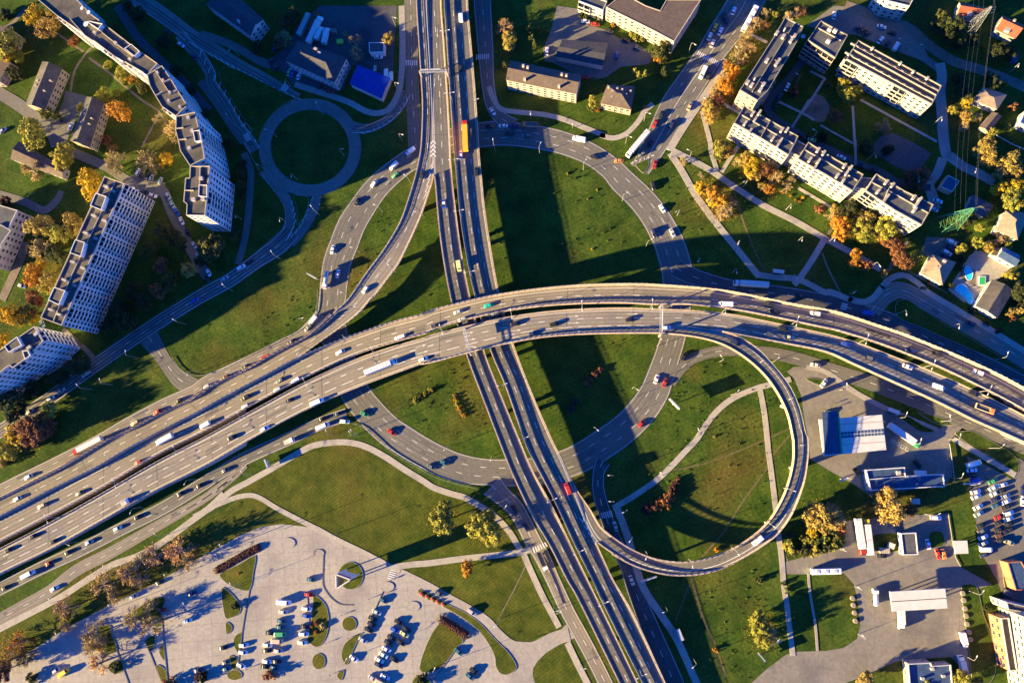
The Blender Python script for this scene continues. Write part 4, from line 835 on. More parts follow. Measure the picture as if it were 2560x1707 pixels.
# ---------------------------------------------------------------- trees and shrubs
TC = {'Y': ((.40, .27, .02), 'yellow'), 'O': ((.37, .175, .024), 'orange'), 'A': ((.30, .215, .055), 'amber'), 'U': ((.25, .235, .04), 'olive yellow'), 'G': ((.075, .085, .024), 'green'), 'D': ((.042, .05, .018), 'dark green'),
      'B': ((.45, .33, .15), 'bare tan'), 'R': ((.20, .085, .04), 'russet'), 'P': ((.075, .028, .026), 'dark red'), 'T': ((.03, .06, .05), 'blue green')}
def leaf(mb, p, s, nrm):
    u = nrm.cross(Vector((random.uniform(-1, 1), random.uniform(-1, 1), random.uniform(-1, 1)))); 
    if u.length < .05: return
    u.normalize(); v = nrm.cross(u)*random.uniform(.6, 1)
    mb.face((p-u*s-v*s*.5, p+u*s*.2-v*s, p+u*s+v*s*.4, p-u*s*.2+v*s))
def rnd():
    while True:
        v = Vector((random.uniform(-1, 1), random.uniform(-1, 1), random.uniform(-1, 1)))
        if .05 < v.length < 1: return v
def crown_leafy(lumps=42, per=80, tall=1.0, cone=0.0, sz=.058):
    """unit crown: radius about 1, lumps of leaf faces with gaps between them"""
    mb = MB(); lob = [(random.uniform(0, 6.28), random.uniform(.75, 1.1)) for _ in range(5)]
    for _ in range(lumps):
        d = rnd().normalized(); k = random.uniform(.45, .95)
        a = math.atan2(d.y, d.x); k *= 1+.16*math.cos(2*(a-lob[0][0]))*lob[0][1]+.10*math.cos(3*(a-lob[1][0]))
        c = Vector((d.x*k, d.y*k, d.z*k*tall))
        if cone: c.x *= 1-cone*(c.z/tall+1)/2; c.y *= 1-cone*(c.z/tall+1)/2
        r = random.uniform(.2, .36)*(1 if not cone else .7)
        for _ in range(per):
            n = rnd().normalized(); p = c+n*r*random.uniform(.55, 1.05); nn = (n+rnd()*.7+Vector((0, 0, .25))).normalized()
            leaf(mb, p, random.uniform(.7, 1.3)*sz, nn)
    return mb
def crown_bare(branches=16, tall=1.0, leaves=500):
    mb = MB()
    for _ in range(branches):
        d = (rnd().normalized()+Vector((0, 0, .55))).normalized(); p0 = Vector((0, 0, -.8*tall)); L1 = random.uniform(.8, 1.1)
        p1 = p0+Vector((d.x*.55, d.y*.55, d.z*.8*tall))*L1; mb.tube(p0, p1, .035, .018, 4, 1)
        for _ in range(7):
            e = (d+rnd()*.8).normalized(); q = p0.lerp(p1, random.uniform(.45, 1)); p2 = q+e*random.uniform(.35, .6); mb.tube(q, p2, .014, .008, 3, 1)
            for _ in range(6):
                f = (e+rnd()*.9).normalized(); q2 = q.lerp(p2, random.uniform(.3, 1)); t = q2+f*random.uniform(.2, .38); s = f.cross(rnd()).normalized()*.016
                mb.face((q2-s, t, q2+s)); mb.face((q2+s, t, q2-s))
                for _ in range(max(1, leaves//600)): leaf(mb, q2.lerp(t, random.uniform(.3, 1)), random.uniform(.03, .055), rnd().normalized())
    return mb
def trunk_mesh():
    mb = MB(); mb.tube((0, 0, 0), (.02, .01, .5), .05, .04, 7); mb.tube((.02, .01, .5), (0, 0, 1), .04, .02, 6)
    for k in range(5):
        a = k*1.3; mb.tube((0, 0, .45+.08*k), (.22*math.cos(a), .22*math.sin(a), .75+.07*k), .022, .01, 5)
    return mb
def proto(mb, name, mats):
    o = mb.build(name, mats); me = o.data; bpy.data.objects.remove(o); return me
LEAFY = [proto(crown_leafy(), 'crown', 'foliage') for _ in range(5)]
BARE = [proto(crown_bare(), 'crown', ['foliage', 'twig']) for _ in range(4)]
CONE = [proto(crown_leafy(40, 45, 1.0, .75, .07), 'crown', 'foliage') for _ in range(2)]
BUSH = [proto(crown_leafy(30, 60, .8, 0, .085), 'shrub', 'foliage') for _ in range(3)]
TRUNK = proto(trunk_mesh(), 'trunk', 'trunk')
def vary(c, k=.16):
    f = random.uniform(1-k, 1+k); return tuple(max(.005, x*f*random.uniform(.93, 1.07)) for x in c)
def trees(place, s, end='left', group=None):
    its = []
    for p, f, k in toks(s):
        r = float(f[0])/k*mpp(p)*.95; col, cname = TC[f[1]]; form = f[2] if len(f) > 2 else ('b' if f[1] == 'B' else 'l')
        if form == 's':                                   # shrub on the ground
            q = P(p, r*.5); o = bpy.data.objects.new('shrub', random.choice(BUSH)); C.objects.link(o); o.location = (q.x, q.y, r*.55); o.scale = (r, r, r*random.uniform(.7, .9)); o.rotation_euler = (0, 0, random.uniform(0, 6.28)); o.color = (*vary(col), 1)
            tag(o, None, 'shrub', group or 'shrubs '+place); its.append((o, f'{cname} shrub {place}', p[0])); continue
        ht = max(3.5, r*(2.1 if form != 'c' else 3.0)); zc = ht*.62; q = P(p, zc)
        nm, word = {'b': ('bare_tree', 'twiggy tree'), 'c': ('conifer_tree', 'pointed tree'), 'l': ('deciduous_tree', 'leafy tree')}[form]
        root = empty(nm, (q.x, q.y, 0), None, 'tree', group or 'trees '+place)
        t = bpy.data.objects.new('trunk', TRUNK); C.objects.link(t); t.parent = root; t.scale = (ht*.55, ht*.55, ht*.72)
        c = bpy.data.objects.new('crown', random.choice({'b': BARE, 'c': CONE, 'l': LEAFY}[form])); C.objects.link(c); c.parent = root; c.location = (0, 0, zc)
        c.scale = (r*random.uniform(.95, 1.08), r*random.uniform(.92, 1.05), ht*.40); c.rotation_euler = (0, 0, random.uniform(0, 6.28)); c.color = (*vary(col), 1)
        its.append((root, f'{cname} {word} {place}', p[0]))
    order_labels(its, end)
trees('by the houses at upper left', '00 340,150,95,Y 470,265,125,A 60,430,140,U 20,520,110,Y 720,410,50,R 1060,640,45,U 1190,730,70,U 1225,800,40,U 1300,780,55,O 1390,850,70,G 1150,905,45,U 1000,950,80,U 1170,1080,120,O 310,1320,145,U 250,1250,80,B 1690,1270,115,B 1520,1160,48,B 800,1060,50,U 1040,1370,55,R 450,1110,60,G 550,1130,50,G 180,560,60,U 60,150,70,D,s 150,720,80,D')
trees('in the courtyard above the huge slab', '01 620,160,125,U 270,270,110,B 1100,190,125,B 1085,90,60,O,b 1420,190,130,B 1620,200,80,Y 880,440,140,Y 390,850,130,A 590,910,115,U 720,820,110,A 380,1060,135,B 560,1120,110,D 330,1320,100,O 480,1400,110,A 400,1210,60,Y 330,1540,80,R 60,600,60,P')
trees('on the lawn behind the huge slab', '01 1580,1230,75,R 1460,1080,85,G 1600,880,90,G 1740,980,95,D 2060,1060,145,G 1650,1390,100,G 1850,1270,80,A 1560,1480,90,R 1300,1480,90,D 02 1250,420,100,D 1150,300,110,D 1400,210,100,D 1050,430,80,D')
trees('along the shaded slabs and street', '11 400,230,55,D 395,330,50,G 410,440,50,G 405,530,45,D 345,930,70,G 100,1060,110,D 20,1180,70,D 270,30,60,D 00 1990,1130,70,D 1850,900,75,D 1720,700,70,D 1600,420,80,D 1350,150,80,D 1250,60,60,D')
trees('beside the street at lower left slab', '02 130,350,120,Y 240,330,100,G 330,390,55,Y 370,210,70,R 320,330,60,R 30,610,95,Y 760,850,120,D 570,960,100,D 330,1060,90,D 130,1220,150,D 480,1270,90,U 180,1500,110,A 330,1460,140,R 450,1400,100,R')
trees('on the bank beside the red lorry', '03 170,150,115,Y 300,120,130,R 120,250,50,O 60,310,100,U 250,260,60,G 420,90,100,R,s 30,400,60,A,s', 'left')
trees('between footpath and square at lower left', '04 960,620,130,B 1090,740,75,B 1200,500,130,B 1350,570,90,B 600,850,120,B 650,900,60,A 620,1010,75,B 1500,330,130,B 1350,390,110,B 1710,290,150,B 1790,390,90,B 140,1190,125,O,b 60,1350,130,A,b 200,1320,90,O,b 20,1450,110,R')
trees('in the islands of the lower left square', '04 880,1110,140,B 970,1190,80,A,b 1430,1020,130,B 1280,960,110,B 1450,830,90,B 950,1390,120,B 860,1230,90,B')
trees('in the square', '04 315,1525,65,D,s 1140,1410,55,D,s 1965,1505,60,P,s 1660,1590,85,R,s 14 348,812,48,D,s 680,1490,62,R,s 25,1510,55,D,s 1135,975,28,R,s 1205,1005,36,B,s 1130,1070,24,O,s 1095,1012,18,O,s 375,495,14,O,s 24 210,1550,80,D,s')
trees('on the lawn left of the straight flyover', '23 430,890,105,U 405,1000,130,U 830,1050,165,U 850,960,90,U 880,1120,110,U 665,1450,80,O')
trees('inside the loop ramp', '33 470,865,55,P,s 430,880,40,P,s 545,845,58,R,s 600,820,55,O,s 640,790,60,R,s 660,840,45,O,s 690,735,55,R,s 720,670,48,P,s 745,620,40,P,s 765,580,28,R,s 710,765,30,O,s 1145,1265,30,O,s 1120,160,18,U,s 1370,235,14,G,s')
trees('below the loop ramp', '34 1545,930,80,U 1560,1030,100,U 1600,1140,90,U 1650,1080,95,B 1700,1150,60,B 1560,560,40,G,s 1800,590,30,G,s 1840,650,40,G,s 1130,1240,30,O,s')
trees('near the filling stations', '43 860,840,165,A 790,750,80,A 930,930,90,A 210,950,165,A 160,880,80,A 340,950,125,B 120,1085,60,Y 330,880,90,B 1080,880,75,R 44 640,1530,80,A 1240,1570,70,U 1590,1540,100,U 1740,1550,60,G 1830,830,40,D,s')
trees('in the thicket above the lower driveway', '43 60,1180,60,U,s 150,1190,65,G,s 240,1170,60,U,s 340,1130,65,G,s 400,1080,55,R,s 60,1270,60,G,s 150,1280,65,U,s 250,1260,60,G,s 340,1230,60,U,s 400,1180,50,G,s 315,1190,24,Y,s 33 1860,1130,60,D,s 1850,1230,70,U,s 1900,1300,50,G,s 1980,1290,55,G,s')
trees('around the shaded depot yard', '10 800,350,90,B 830,250,60,R 1420,330,40,B 1500,390,80,B 1520,500,80,B 1850,380,62,A 560,470,65,D 900,160,80,D 780,430,60,R')
trees('beside the cream blocks', '20 1020,250,88,B 1080,400,95,A 1060,350,60,O 1270,290,48,G,c 1300,380,55,G,c 1320,430,45,G,c 1360,290,26,G,c 1030,640,48,D,c 1890,1000,60,U 1880,1060,45,G 1940,1080,28,O,s 1810,150,55,D,s 1940,160,50,D,s 2090,250,30,O,s 30 590,480,95,G 620,540,60,G 570,580,48,O 620,590,45,G 630,690,50,D,c 640,730,40,D,c 350,370,45,U,s 310,350,40,U,s 410,390,35,U,s 340,690,40,U,c 380,730,45,U,c 440,720,45,U,c 440,1050,25,A,s')
trees('along the avenue', '30 1640,110,55,B 1720,150,38,U 1860,160,65,B 1930,110,60,B 1620,230,60,O,b 1540,220,70,B 1480,290,70,B 1430,350,65,B 1400,430,70,B 1480,470,60,B 1340,520,65,B 1420,560,60,B 1370,600,60,B 1250,640,55,O 1320,690,60,O 1290,740,55,O 1210,740,65,B 1230,850,80,O 1270,900,50,O 1140,840,60,B 1100,920,60,B 1160,990,70,R 1060,1060,75,A 1080,1150,65,A 1040,1000,40,A 1110,1090,60,B')
trees('on the slope below the white terraces', '30 1180,1450,80,U 1240,1490,55,A 1160,1530,50,G 31 1270,120,40,O 1210,60,60,U 1350,200,55,B 1410,190,70,A 1490,270,85,Y 1510,340,70,A 1620,290,80,R 1680,250,80,B 1740,350,85,B 1600,450,50,A 1660,480,55,O 1840,450,70,B 1870,400,60,B 820,200,48,B 1000,340,40,B 980,470,60,Y 1040,500,50,A 1120,540,85,O 1190,590,85,O 1100,600,60,Y 1240,660,90,B 1200,710,80,B 1300,620,60,B 1990,565,20,Y,s 1955,600,16,O,s 1915,590,14,O,s 1868,545,17,O,s 1800,515,18,O,s 1180,205,14,O,s 1440,355,16,O,s 2150,680,50,R,s')
trees('in front of the last terrace', '41 400,830,95,O 390,920,75,O 330,720,70,B 340,690,55,A 630,760,90,A 600,860,95,U 620,920,80,U 500,690,85,D 560,640,60,D 740,690,85,D 700,720,70,D 830,860,110,U 900,790,80,A 780,930,55,A 810,990,40,O 900,1010,75,R 960,1060,80,R 550,1140,65,O 540,1210,62,O 650,1230,60,R 830,1310,48,A 1000,1170,95,R 1150,1140,68,U')
trees('among the gardens on the right', '41 1820,70,90,A 1840,160,100,A 1770,130,75,A 2040,200,110,A 2100,290,90,A 1970,310,80,A 1960,480,85,Y 2090,480,95,Y 2080,590,110,U 2150,450,90,Y 2160,570,80,Y 1620,800,80,G 1660,740,60,G 1760,860,45,U 1740,1010,65,U 1850,1050,58,A 1590,1070,55,U 1540,1120,45,G 1970,960,75,B 2030,930,50,U 2040,1030,42,U 2060,1330,65,U 1470,1420,40,G,s 1250,1370,45,D,s 1560,1260,40,D,s 1590,1170,40,D,s 42 2060,310,48,A 2140,290,48,A 2080,370,40,R,s 2150,110,90,D 2170,230,70,D,s 1700,300,45,D,s 1830,410,40,D,s 1950,490,40,D,s')
trees('around the upper right estate', '40 420,830,70,U 460,920,80,U 540,900,65,U 420,900,55,Y 310,815,42,O,b 830,1210,75,B 860,1260,60,B 340,1150,80,R 1640,1010,62,Y 1600,970,40,U 1500,1080,48,U 1630,1140,62,A 1750,1130,55,B 1620,1230,50,B 1880,1290,48,U 1385,150,55,G 1500,230,100,D 1340,270,70,D 1450,350,80,D 1560,440,70,D 1940,510,90,D 1800,460,22,O,s 2020,830,28,O,s 1880,790,85,D 1600,870,90,D 1540,780,70,D 30,100,60,R,b 1700,400,60,D 2060,520,60,D 2090,1050,50,R,s 2040,1240,40,U,s 41 1090,390,90,R 1200,350,90,R 1150,440,70,R 640,80,80,D 860,100,60,D,s 30 1900,900,60,R,s 2180,1350,60,D,s')
trees('on the grass inside the big roundabout', '22 535,1130,22,A,s 545,1170,24,O,s 560,1215,28,A,s 580,1255,28,O,s 605,1290,26,A,s 625,1325,26,O,s 150,1170,30,U,s 200,1140,30,G,s 250,1110,32,U,s 300,1080,32,U,s 150,1195,18,A,s 620,960,14,G,s 1825,1010,34,R,s 1860,970,38,R,s 1910,925,40,R,s 1960,880,36,R,s 1850,1040,24,R,s 1720,1180,40,T,s 1690,1240,40,T,s 1680,1280,30,T,s 21 1640,330,16,U,s 1720,375,14,G,s 1930,490,12,Y,s 1880,1070,14,Y,s 1840,580,12,A,s 2060,870,12,G,s 280,1520,12,G,s')
# clipped hedges of the square
def hedge(label, s, wd):
    pts = [P(p, .7) for p in cr(L(s), 6)]; mb = MB(); n = max(40, int(sum((b-a).length for a, b in zip(pts, pts[1:]))*14)); r = wd/2
    for _ in range(n*6):
        t = random.random()*(len(pts)-1); i = int(t); c = pts[i].lerp(pts[min(i+1, len(pts)-1)], t-i); d = rnd().normalized(); d.z = abs(d.z)
        leaf(mb, Vector((c.x+d.x*r, c.y+d.y*r, .25+d.z*1.3*random.uniform(.75, 1.05))), random.uniform(.2, .36), (d+rnd()*.5).normalized())
    o = mb.build('hedge', 'foliage'); o.color = (.085, .035, .028, 1); tag(o, label, 'hedge')
hedge('long dark red clipped hedge in upper part of the square', '14 160,465 300,385 450,300 570,240', 3.9)
hedge('dark red clipped hedge on the triangular lawn of the square', '24 395,940 470,985 560,1040 650,1100', 4.2)

# fallen leaves and weeds
mb = MB()
for s, r0, n in (('31 1000,480', 90, 200), ('31 1150,570', 210, 900), ('31 1240,690', 120, 300), ('31 1480,280', 150, 350), ('31 1650,470', 110, 250), ('41 400,870', 130, 250), ('41 620,860', 150, 350), ('41 850,860', 150, 350), ('41 550,1180', 110, 250), ('41 900,1010', 150, 300), ('00 1170,1080', 170, 350), ('00 430,240', 200, 350), ('01 880,440', 190, 300), ('01 560,900', 260, 500), ('01 420,1330', 240, 450), ('02 130,350', 180, 250), ('03 200,200', 220, 300),
                 ('43 860,850', 200, 300), ('43 240,980', 240, 400), ('30 1200,900', 170, 400), ('30 1070,1090', 130, 300), ('30 1420,450', 180, 350), ('34 1590,1060', 170, 300), ('40 480,900', 150, 250), ('41 2050,520', 200, 300), ('04 1000,620', 220, 300), ('04 120,1260', 200, 300), ('04 950,1150', 170, 200), ('23 420,970', 170, 160), ('23 840,1050', 200, 200)):
    c = P(L(s)[0]); R0 = r0/3.92*.2
    for _ in range(n*2):
        a = random.uniform(0, 6.283); d = R0*math.sqrt(random.random())*random.uniform(.6, 1.25); q = Vector((c.x+d*math.cos(a), c.y+d*math.sin(a), .05)); leaf(mb, Vector((q.x, q.y, random.uniform(.03, .3))), random.uniform(.10, .24), Vector((random.uniform(-.3, .3), random.uniform(-.3, .3), 1)))
o = mb.build('leaf_litter', 'foliage'); o.color = (.34, .19, .03, 1); tag(o, 'fallen yellow leaves scattered on the grass under the autumn trees', 'fallen leaves', kind='stuff')
for nm, colr, seed in (('weed_tufts', (.06, .10, .018), 1),):
    mb = MB(); random.seed(40+seed)
    for s, n in (('21 800,150 1500,150 2000,480 2150,750 2195,1050 1700,1250 1150,1450 1000,1480', 330), ('22 1150,650 1350,620 2195,560 2195,1200 1900,1450 1650,1560 1500,1500', 260), ('22 50,980 600,760 700,1000 960,1560 300,1500 60,1380', 160), ('32 750,1000 1150,780 1700,1000 1600,1500 300,1560', 260), ('33 100,300 1000,10 1600,50 1750,900 1300,1180 300,900', 300), ('34 500,560 1700,420 1850,1200 1400,1560 1000,1560', 300), ('12 100,850 900,100 1150,50 1150,300 500,720', 200), ('11 1150,1000 1500,900 2050,480 1700,1200 1480,1540', 120), ('31 560,300 800,300 1500,1300 900,1250', 160), ('31 800,250 2195,1000 1700,1280', 200)):
        poly = [P(p) for p in L(s)]; x0, x1 = min(p.x for p in poly), max(p.x for p in poly); y0, y1 = min(p.y for p in poly), max(p.y for p in poly); k = 0
        while k < n*.55:
            p = Vector((random.uniform(x0, x1), random.uniform(y0, y1), 0)); k += .4
            if not inside(p, poly) or near_road(p, .5): continue
            k += .6; sz = random.choice((.2, .25, .3, .5))
            for _ in range(7): d = rnd(); leaf(mb, p+Vector((d.x*sz*1.3, d.y*sz*1.3, .12+abs(d.z)*sz*1.2)), sz*.55, (d.normalized()+Vector((0, 0, .5))).normalized())
    o = mb.build(nm, 'foliage'); o.color = (*colr, 1); tag(o, ['green weed tufts dotted over the rough grass between the ramps', 'pale dry grass tufts dotted over the rough grass'][seed-1], 'weeds', kind='stuff')
# ---------------------------------------------------------------- vehicles (x forward, origin on the road)
VC = {'W': ((.78, .78, .78), 'white'), 'S': ((.42, .44, .46), 'silver grey'), 'K': ((.022, .023, .027), 'black'), 'G': ((.13, .135, .14), 'dark grey'), 'D': ((.025, .035, .10), 'navy'), 'B': ((.03, .09, .42), 'blue'), 'R': ((.42, .025, .02), 'red'), 'T': ((.04, .12, .16), 'petrol blue'),
      'E': ((.0, .42, .33), 'turquoise'), 'N': ((.05, .30, .12), 'green'), 'Y': ((.75, .50, .03), 'yellow'), 'L': ((.62, .64, .24), 'pale lime'), 'O': ((.62, .20, .06), 'orange'), 'C': ((.50, .40, .27), 'beige'), 'U': ((.10, .045, .03), 'brown')}
def wheels(root, xs, y, r=.33, w=.22):
    for x in xs:
        for sg in (-1, 1):
            mb = MB(); mb.tube((x, sg*y-w/2, r), (x, sg*y+w/2, r), r, n=10); mb.build('wheel', 'rubber', root)
def sect(x, hw, z0, z1, r=.12):
    return [(x, -hw+r*.6, z0), (x, -hw, z0+r), (x, -hw, z1-r), (x, -hw+r, z1), (x, hw-r, z1), (x, hw, z1-r), (x, hw, z0+r), (x, hw-r*.6, z0)]
def carlike(nm, Ln, Wd, H, belt, x_ws0, x_ws1, x_rw1, x_rw0, hood=None):
    root = empty(nm, (0, 0, -50)); h = Ln/2; hw = Wd/2; hood = hood or belt-.05
    b = MB(); b.loft([sect(-h, hw*.82, .42, belt-.14), sect(-h+.12, hw*.93, .26, belt-.03), sect(-h*.55, hw, .22, belt), sect(x_ws0, hw, .22, belt), sect(h*.62, hw*.97, .22, hood-.03), sect(h-.22, hw*.90, .26, hood-.14), sect(h, hw*.72, .40, hood-.30)]); bo = b.build('body', 'paint', root, smooth=False)
    g = MB(); zz = H-.05
    lp = lambda z, xr, xf, w: [(xr, -w, z), (xf, -w, z), (xf, w, z), (xr, w, z)]
    g.loft([lp(belt-.02, x_rw0, x_ws0, hw*.93), lp(zz, x_rw1, x_ws1, hw*.76)]); g.build('windows', 'glass', root)
    r = MB(); r.loft([lp(zz-.03, x_rw1-.06, x_ws1+.06, hw*.79), lp(H, x_rw1+.08, x_ws1-.1, hw*.70)]); r.build('roof', 'paint', root)
    wheels(root, (-h*.60, h*.62), hw-.1)
    for sg in (-1, 1):
        m = MB(); m.box((h-.16, sg*hw*.62, hood-.26), (.14, .34, .13)); m.build('headlight', 'white_paint', bo)
        m = MB(); m.box((-h+.06, sg*hw*.66, belt-.2), (.12, .3, .14)); m.build('tail_light', 'glow_red', bo)
    return root
def vanlike(nm, Ln, Wd, H, stripes=False):
    root = empty(nm, (0, 0, -50)); h = Ln/2; hw = Wd/2
    b = MB(); b.loft([sect(-h, hw*.94, .35, H-.1), sect(-h+.2, hw, .25, H), sect(h*.52, hw, .25, H), sect(h*.66, hw*.96, .25, H*.74), sect(h-.3, hw*.93, .28, H*.52), sect(h, hw*.8, .35, H*.42)]); b.build('body', 'paint', root)
    g = MB(); y = hw*.80
    g.face(((h*.54, -y, H-.10), (h*.70, -y, H*.70), (h*.70, y, H*.70), (h*.54, y, H-.10))); 
    for k in range(len(g.v)): g.v[k] = (g.v[k][0]+.05, g.v[k][1], g.v[k][2]+.06)
    g.build('windshield', 'glass', root)
    s = MB()
    for sg in (-1, 1): s.box((h*.30, sg*hw, H*.72), (h*.42, .05, H*.2))
    if stripes:
        for sg in (-1, 1): s.box((-h*.35, sg*hw, H*.72), (h*.8, .05, H*.2))
    s.build('side_windows', 'glass', root); wheels(root, (-h*.58, h*.6), hw-.1, .36)
    return root
def cab(root, x, Wd=2.45, H=3.2, Ln=2.2, paint='paint'):
    b = MB(); hw = Wd/2; b.loft([sect(x-Ln/2, hw*.97, .6, H), sect(x+Ln*.22, hw, .5, H), sect(x+Ln/2-.1, hw*.97, .5, H*.76), sect(x+Ln/2, hw*.92, .6, H*.45)]); b.build('cab', paint, root)
    g = MB(); y = hw*.86; g.face(((x+Ln*.25, -y, H+.02), (x+Ln/2-.06, -y, H*.79), (x+Ln/2-.06, y, H*.79), (x+Ln*.25, y, H+.02))); g.build('windshield', 'glass', root)
def semi(nm, boxcol, hb=3.9, Lt=13.4, box=True):
    root = empty(nm, (0, 0, -50)); x0 = -8.1
    cab(root, 7.0, H=3.3)
    m = MB(); m.box((4.9, 0, .8), (2.6, 1.0, .5)); m.box((x0+Lt/2, 0, .95), (Lt, 1.1, .3)); m.build('chassis', 'steel_dark', root)
    t = MB(); t.box((x0+Lt/2, 0, (hb+1.15)/2), (Lt, 2.5, hb-1.15)); t.build('trailer_box', boxcol, root)
    e = MB()
    for i in range(9): e.box((x0+.75+i*(Lt-1.5)/8, 0, hb+.012), (.07, 2.44, .03))
    e.build('roof_bow', 'metal', root); wheels(root, (7.2, 4.6, -4.3, -5.6, -6.9), 1.05, .5, .35)
    return root
def boxtruck(nm, Ln=8.0, hb=3.5, boxm='white_paint', kind='box'):
    root = empty(nm, (0, 0, -50)); h = Ln/2; cab(root, h-1.0, 2.3, 2.6, 2.0); bl = Ln-2.3; bx = -h+bl/2
    m = MB(); m.box((-.3, 0, .75), (Ln-1.0, .9, .35)); m.build('chassis', 'steel_dark', root)
    t = MB()
    if kind == 'box': t.box((bx, 0, (hb+1)/2), (bl, 2.4, hb-1)); t.build('cargo_box', boxm, root)
    elif kind == 'tank':
        t.loft([[(x, 1.1*math.cos(a*.5236)*k, 1.9+.95*math.sin(a*.5236)*k) for a in range(12)] for x, k in ((bx-bl/2, .8), (bx-bl/2+.25, 1), (bx+bl/2-.25, 1), (bx+bl/2, .8))]); t.build('tank', boxm, root)
        t = MB()
        for x in (-.25, .25): t.box((bx+x*bl, 0, 2.9), (.5, .5, .16))
        t.build('hatch', 'metal', root)
    elif kind == 'dump':
        t.box((bx, 0, 1.1), (bl, 2.4, .15))
        for sg in (-1, 1): t.box((bx, sg*1.17, 1.75), (bl, .1, 1.2)); t.box((bx+sg*(bl/2-.05), 0, 1.75), (.1, 2.24, 1.2))
        t.build('tipper_body', boxm, root); t = MB(); t.box((bx, 0, 1.5), (bl-.25, 2.2, .7)); t.build('load', 'dirt', root)
    else:
        t.box((bx, 0, 1.1), (bl, 2.4, .18))
        for sg in (-1, 1): t.box((bx, sg*1.17, 1.4), (bl, .06, .42))
        t.build('flatbed', boxm, root)
    wheels(root, (h-1.2, -h+1.4), .98, .46, .32)
    return root
def bus(nm, Ln, H=3.0):
    root = empty(nm, (0, 0, -50)); h = Ln/2; hw = 1.25
    b = MB(); b.loft([sect(-h, hw*.96, .4, H-.1), sect(-h+.25, hw, .35, H), sect(h-.3, hw, .35, H), sect(h, hw*.95, .4, H-.25)]); b.build('body', 'paint', root)
    g = MB()
    for sg in (-1, 1): g.box((0, sg*hw, H*.62), (Ln-.8, .06, .9))
    g.box((h-.03, 0, H*.62), (.1, 2.1, 1.1)); g.build('windows', 'glass', root)
    u = MB()
    for x in (-.3, 0, .3): u.box((x*Ln, 0, H+.08), (1.4, 1.3, .18))
    u.build('roof_unit', 'facade_white', root); wheels(root, (h-2.6, -h+3.0), hw-.15, .48, .3)
    return root
PV = {}
def V(code):
    if code in PV: return PV[code]
    mk = {'s': lambda: carlike('car', 4.6, 1.82, 1.46, .92, 1.05, .35, -1.05, -1.65), 'h': lambda: carlike('car', 4.15, 1.78, 1.5, .95, 1.0, .35, -1.6, -1.95), 'u': lambda: carlike('car', 4.75, 1.9, 1.75, 1.08, 1.15, .5, -1.95, -2.25),
          'v': lambda: vanlike('van', 5.4, 2.0, 2.2), 'm': lambda: vanlike('minibus', 6.6, 2.1, 2.65, True), 'p': lambda: carlike('pickup', 5.1, 1.9, 1.75, 1.02, 1.25, .65, -.35, -.6), 'x': lambda: carlike('taxi', 4.6, 1.82, 1.46, .92, 1.05, .35, -1.05, -1.65),
          'ST': lambda: semi('lorry', 'white_paint'), 'SO': lambda: semi('lorry', 'lorry_orange'), 'SR': lambda: semi('lorry', 'white_paint'), 'CT': lambda: boxtruck('truck', 9.5, 3.6), 't': lambda: boxtruck('truck'), 'K': lambda: boxtruck('tank_truck', 9, 3, 'metal', 'tank'), 'k': lambda: boxtruck('tank_truck', 7.2, 3, 'white_paint', 'tank'),
          'D': lambda: boxtruck('dump_truck', 8.4, 3, 'facade_tan', 'dump'), 'F': lambda: boxtruck('flatbed_truck', 9, 3, 'asphalt', 'flat'), 'f': lambda: boxtruck('flatbed_truck', 5.6, 3, 'facade_white', 'flat'), 'B': lambda: bus('bus', 14.5), 'G': lambda: bus('bus', 13.0)}[code]
    PV[code] = mk(); return PV[code]
mat('lorry_orange', (.85, .36, .015), (.92, .42, .02), .5, .5)
KW = {'s': 'saloon car', 'h': 'hatchback', 'u': 'estate car', 'v': 'van', 'm': 'minibus', 'p': 'pickup', 'x': 'taxi', 'ST': 'box lorry', 'SO': 'lorry with orange trailer', 'SR': 'articulated lorry', 'CT': 'box truck', 't': 'box truck', 'K': 'tank truck', 'k': 'tank truck', 'D': 'tipper truck with open bed', 'F': 'flatbed truck', 'f': 'small flatbed truck', 'B': 'bus', 'G': 'long coach'}
CATV = {'s': 'car', 'h': 'car', 'u': 'car', 'x': 'taxi', 'v': 'van', 'm': 'minibus', 'p': 'pickup', 'B': 'bus', 'G': 'bus'}
HV = {'s': .9, 'h': .9, 'u': 1, 'x': .9, 'v': 1.5, 'm': 1.8, 'p': 1.0, 'ST': 3.6, 'SO': 3.6, 'SR': 3.6, 'CT': 3, 't': 3, 'K': 2.4, 'k': 2.4, 'D': 2, 'F': 1.3, 'f': 1.3, 'B': 3, 'G': 3}
SUB_OK = set()
def vehicles(place, s, hf=None, end='left', key=0, group=None):
    its = []
    for p, f, k in toks(s):
        a = float(f[0]); code, col = f[1], VC[f[2]]; z = hf(p) if hf else .14 if place[:2] == 'on' else .05
        q = P(p, z+HV[code]*.6); jt = random.uniform(-1.5, 1.5)
        r = dup(V(code), (q.x, q.y, z), rad(a+jt), tuple(c*random.uniform(.9, 1.1) for c in col[0]))
        tag(r, None, CATV.get(code, 'truck'), group or 'vehicles '+place)
        its.append((r, f'{col[1]} {KW[code]} {place}', p[key]))
    order_labels(its, end)
hEWv = lambda p: hEW(p)+.04
hNv = lambda p: hN(p)+.05
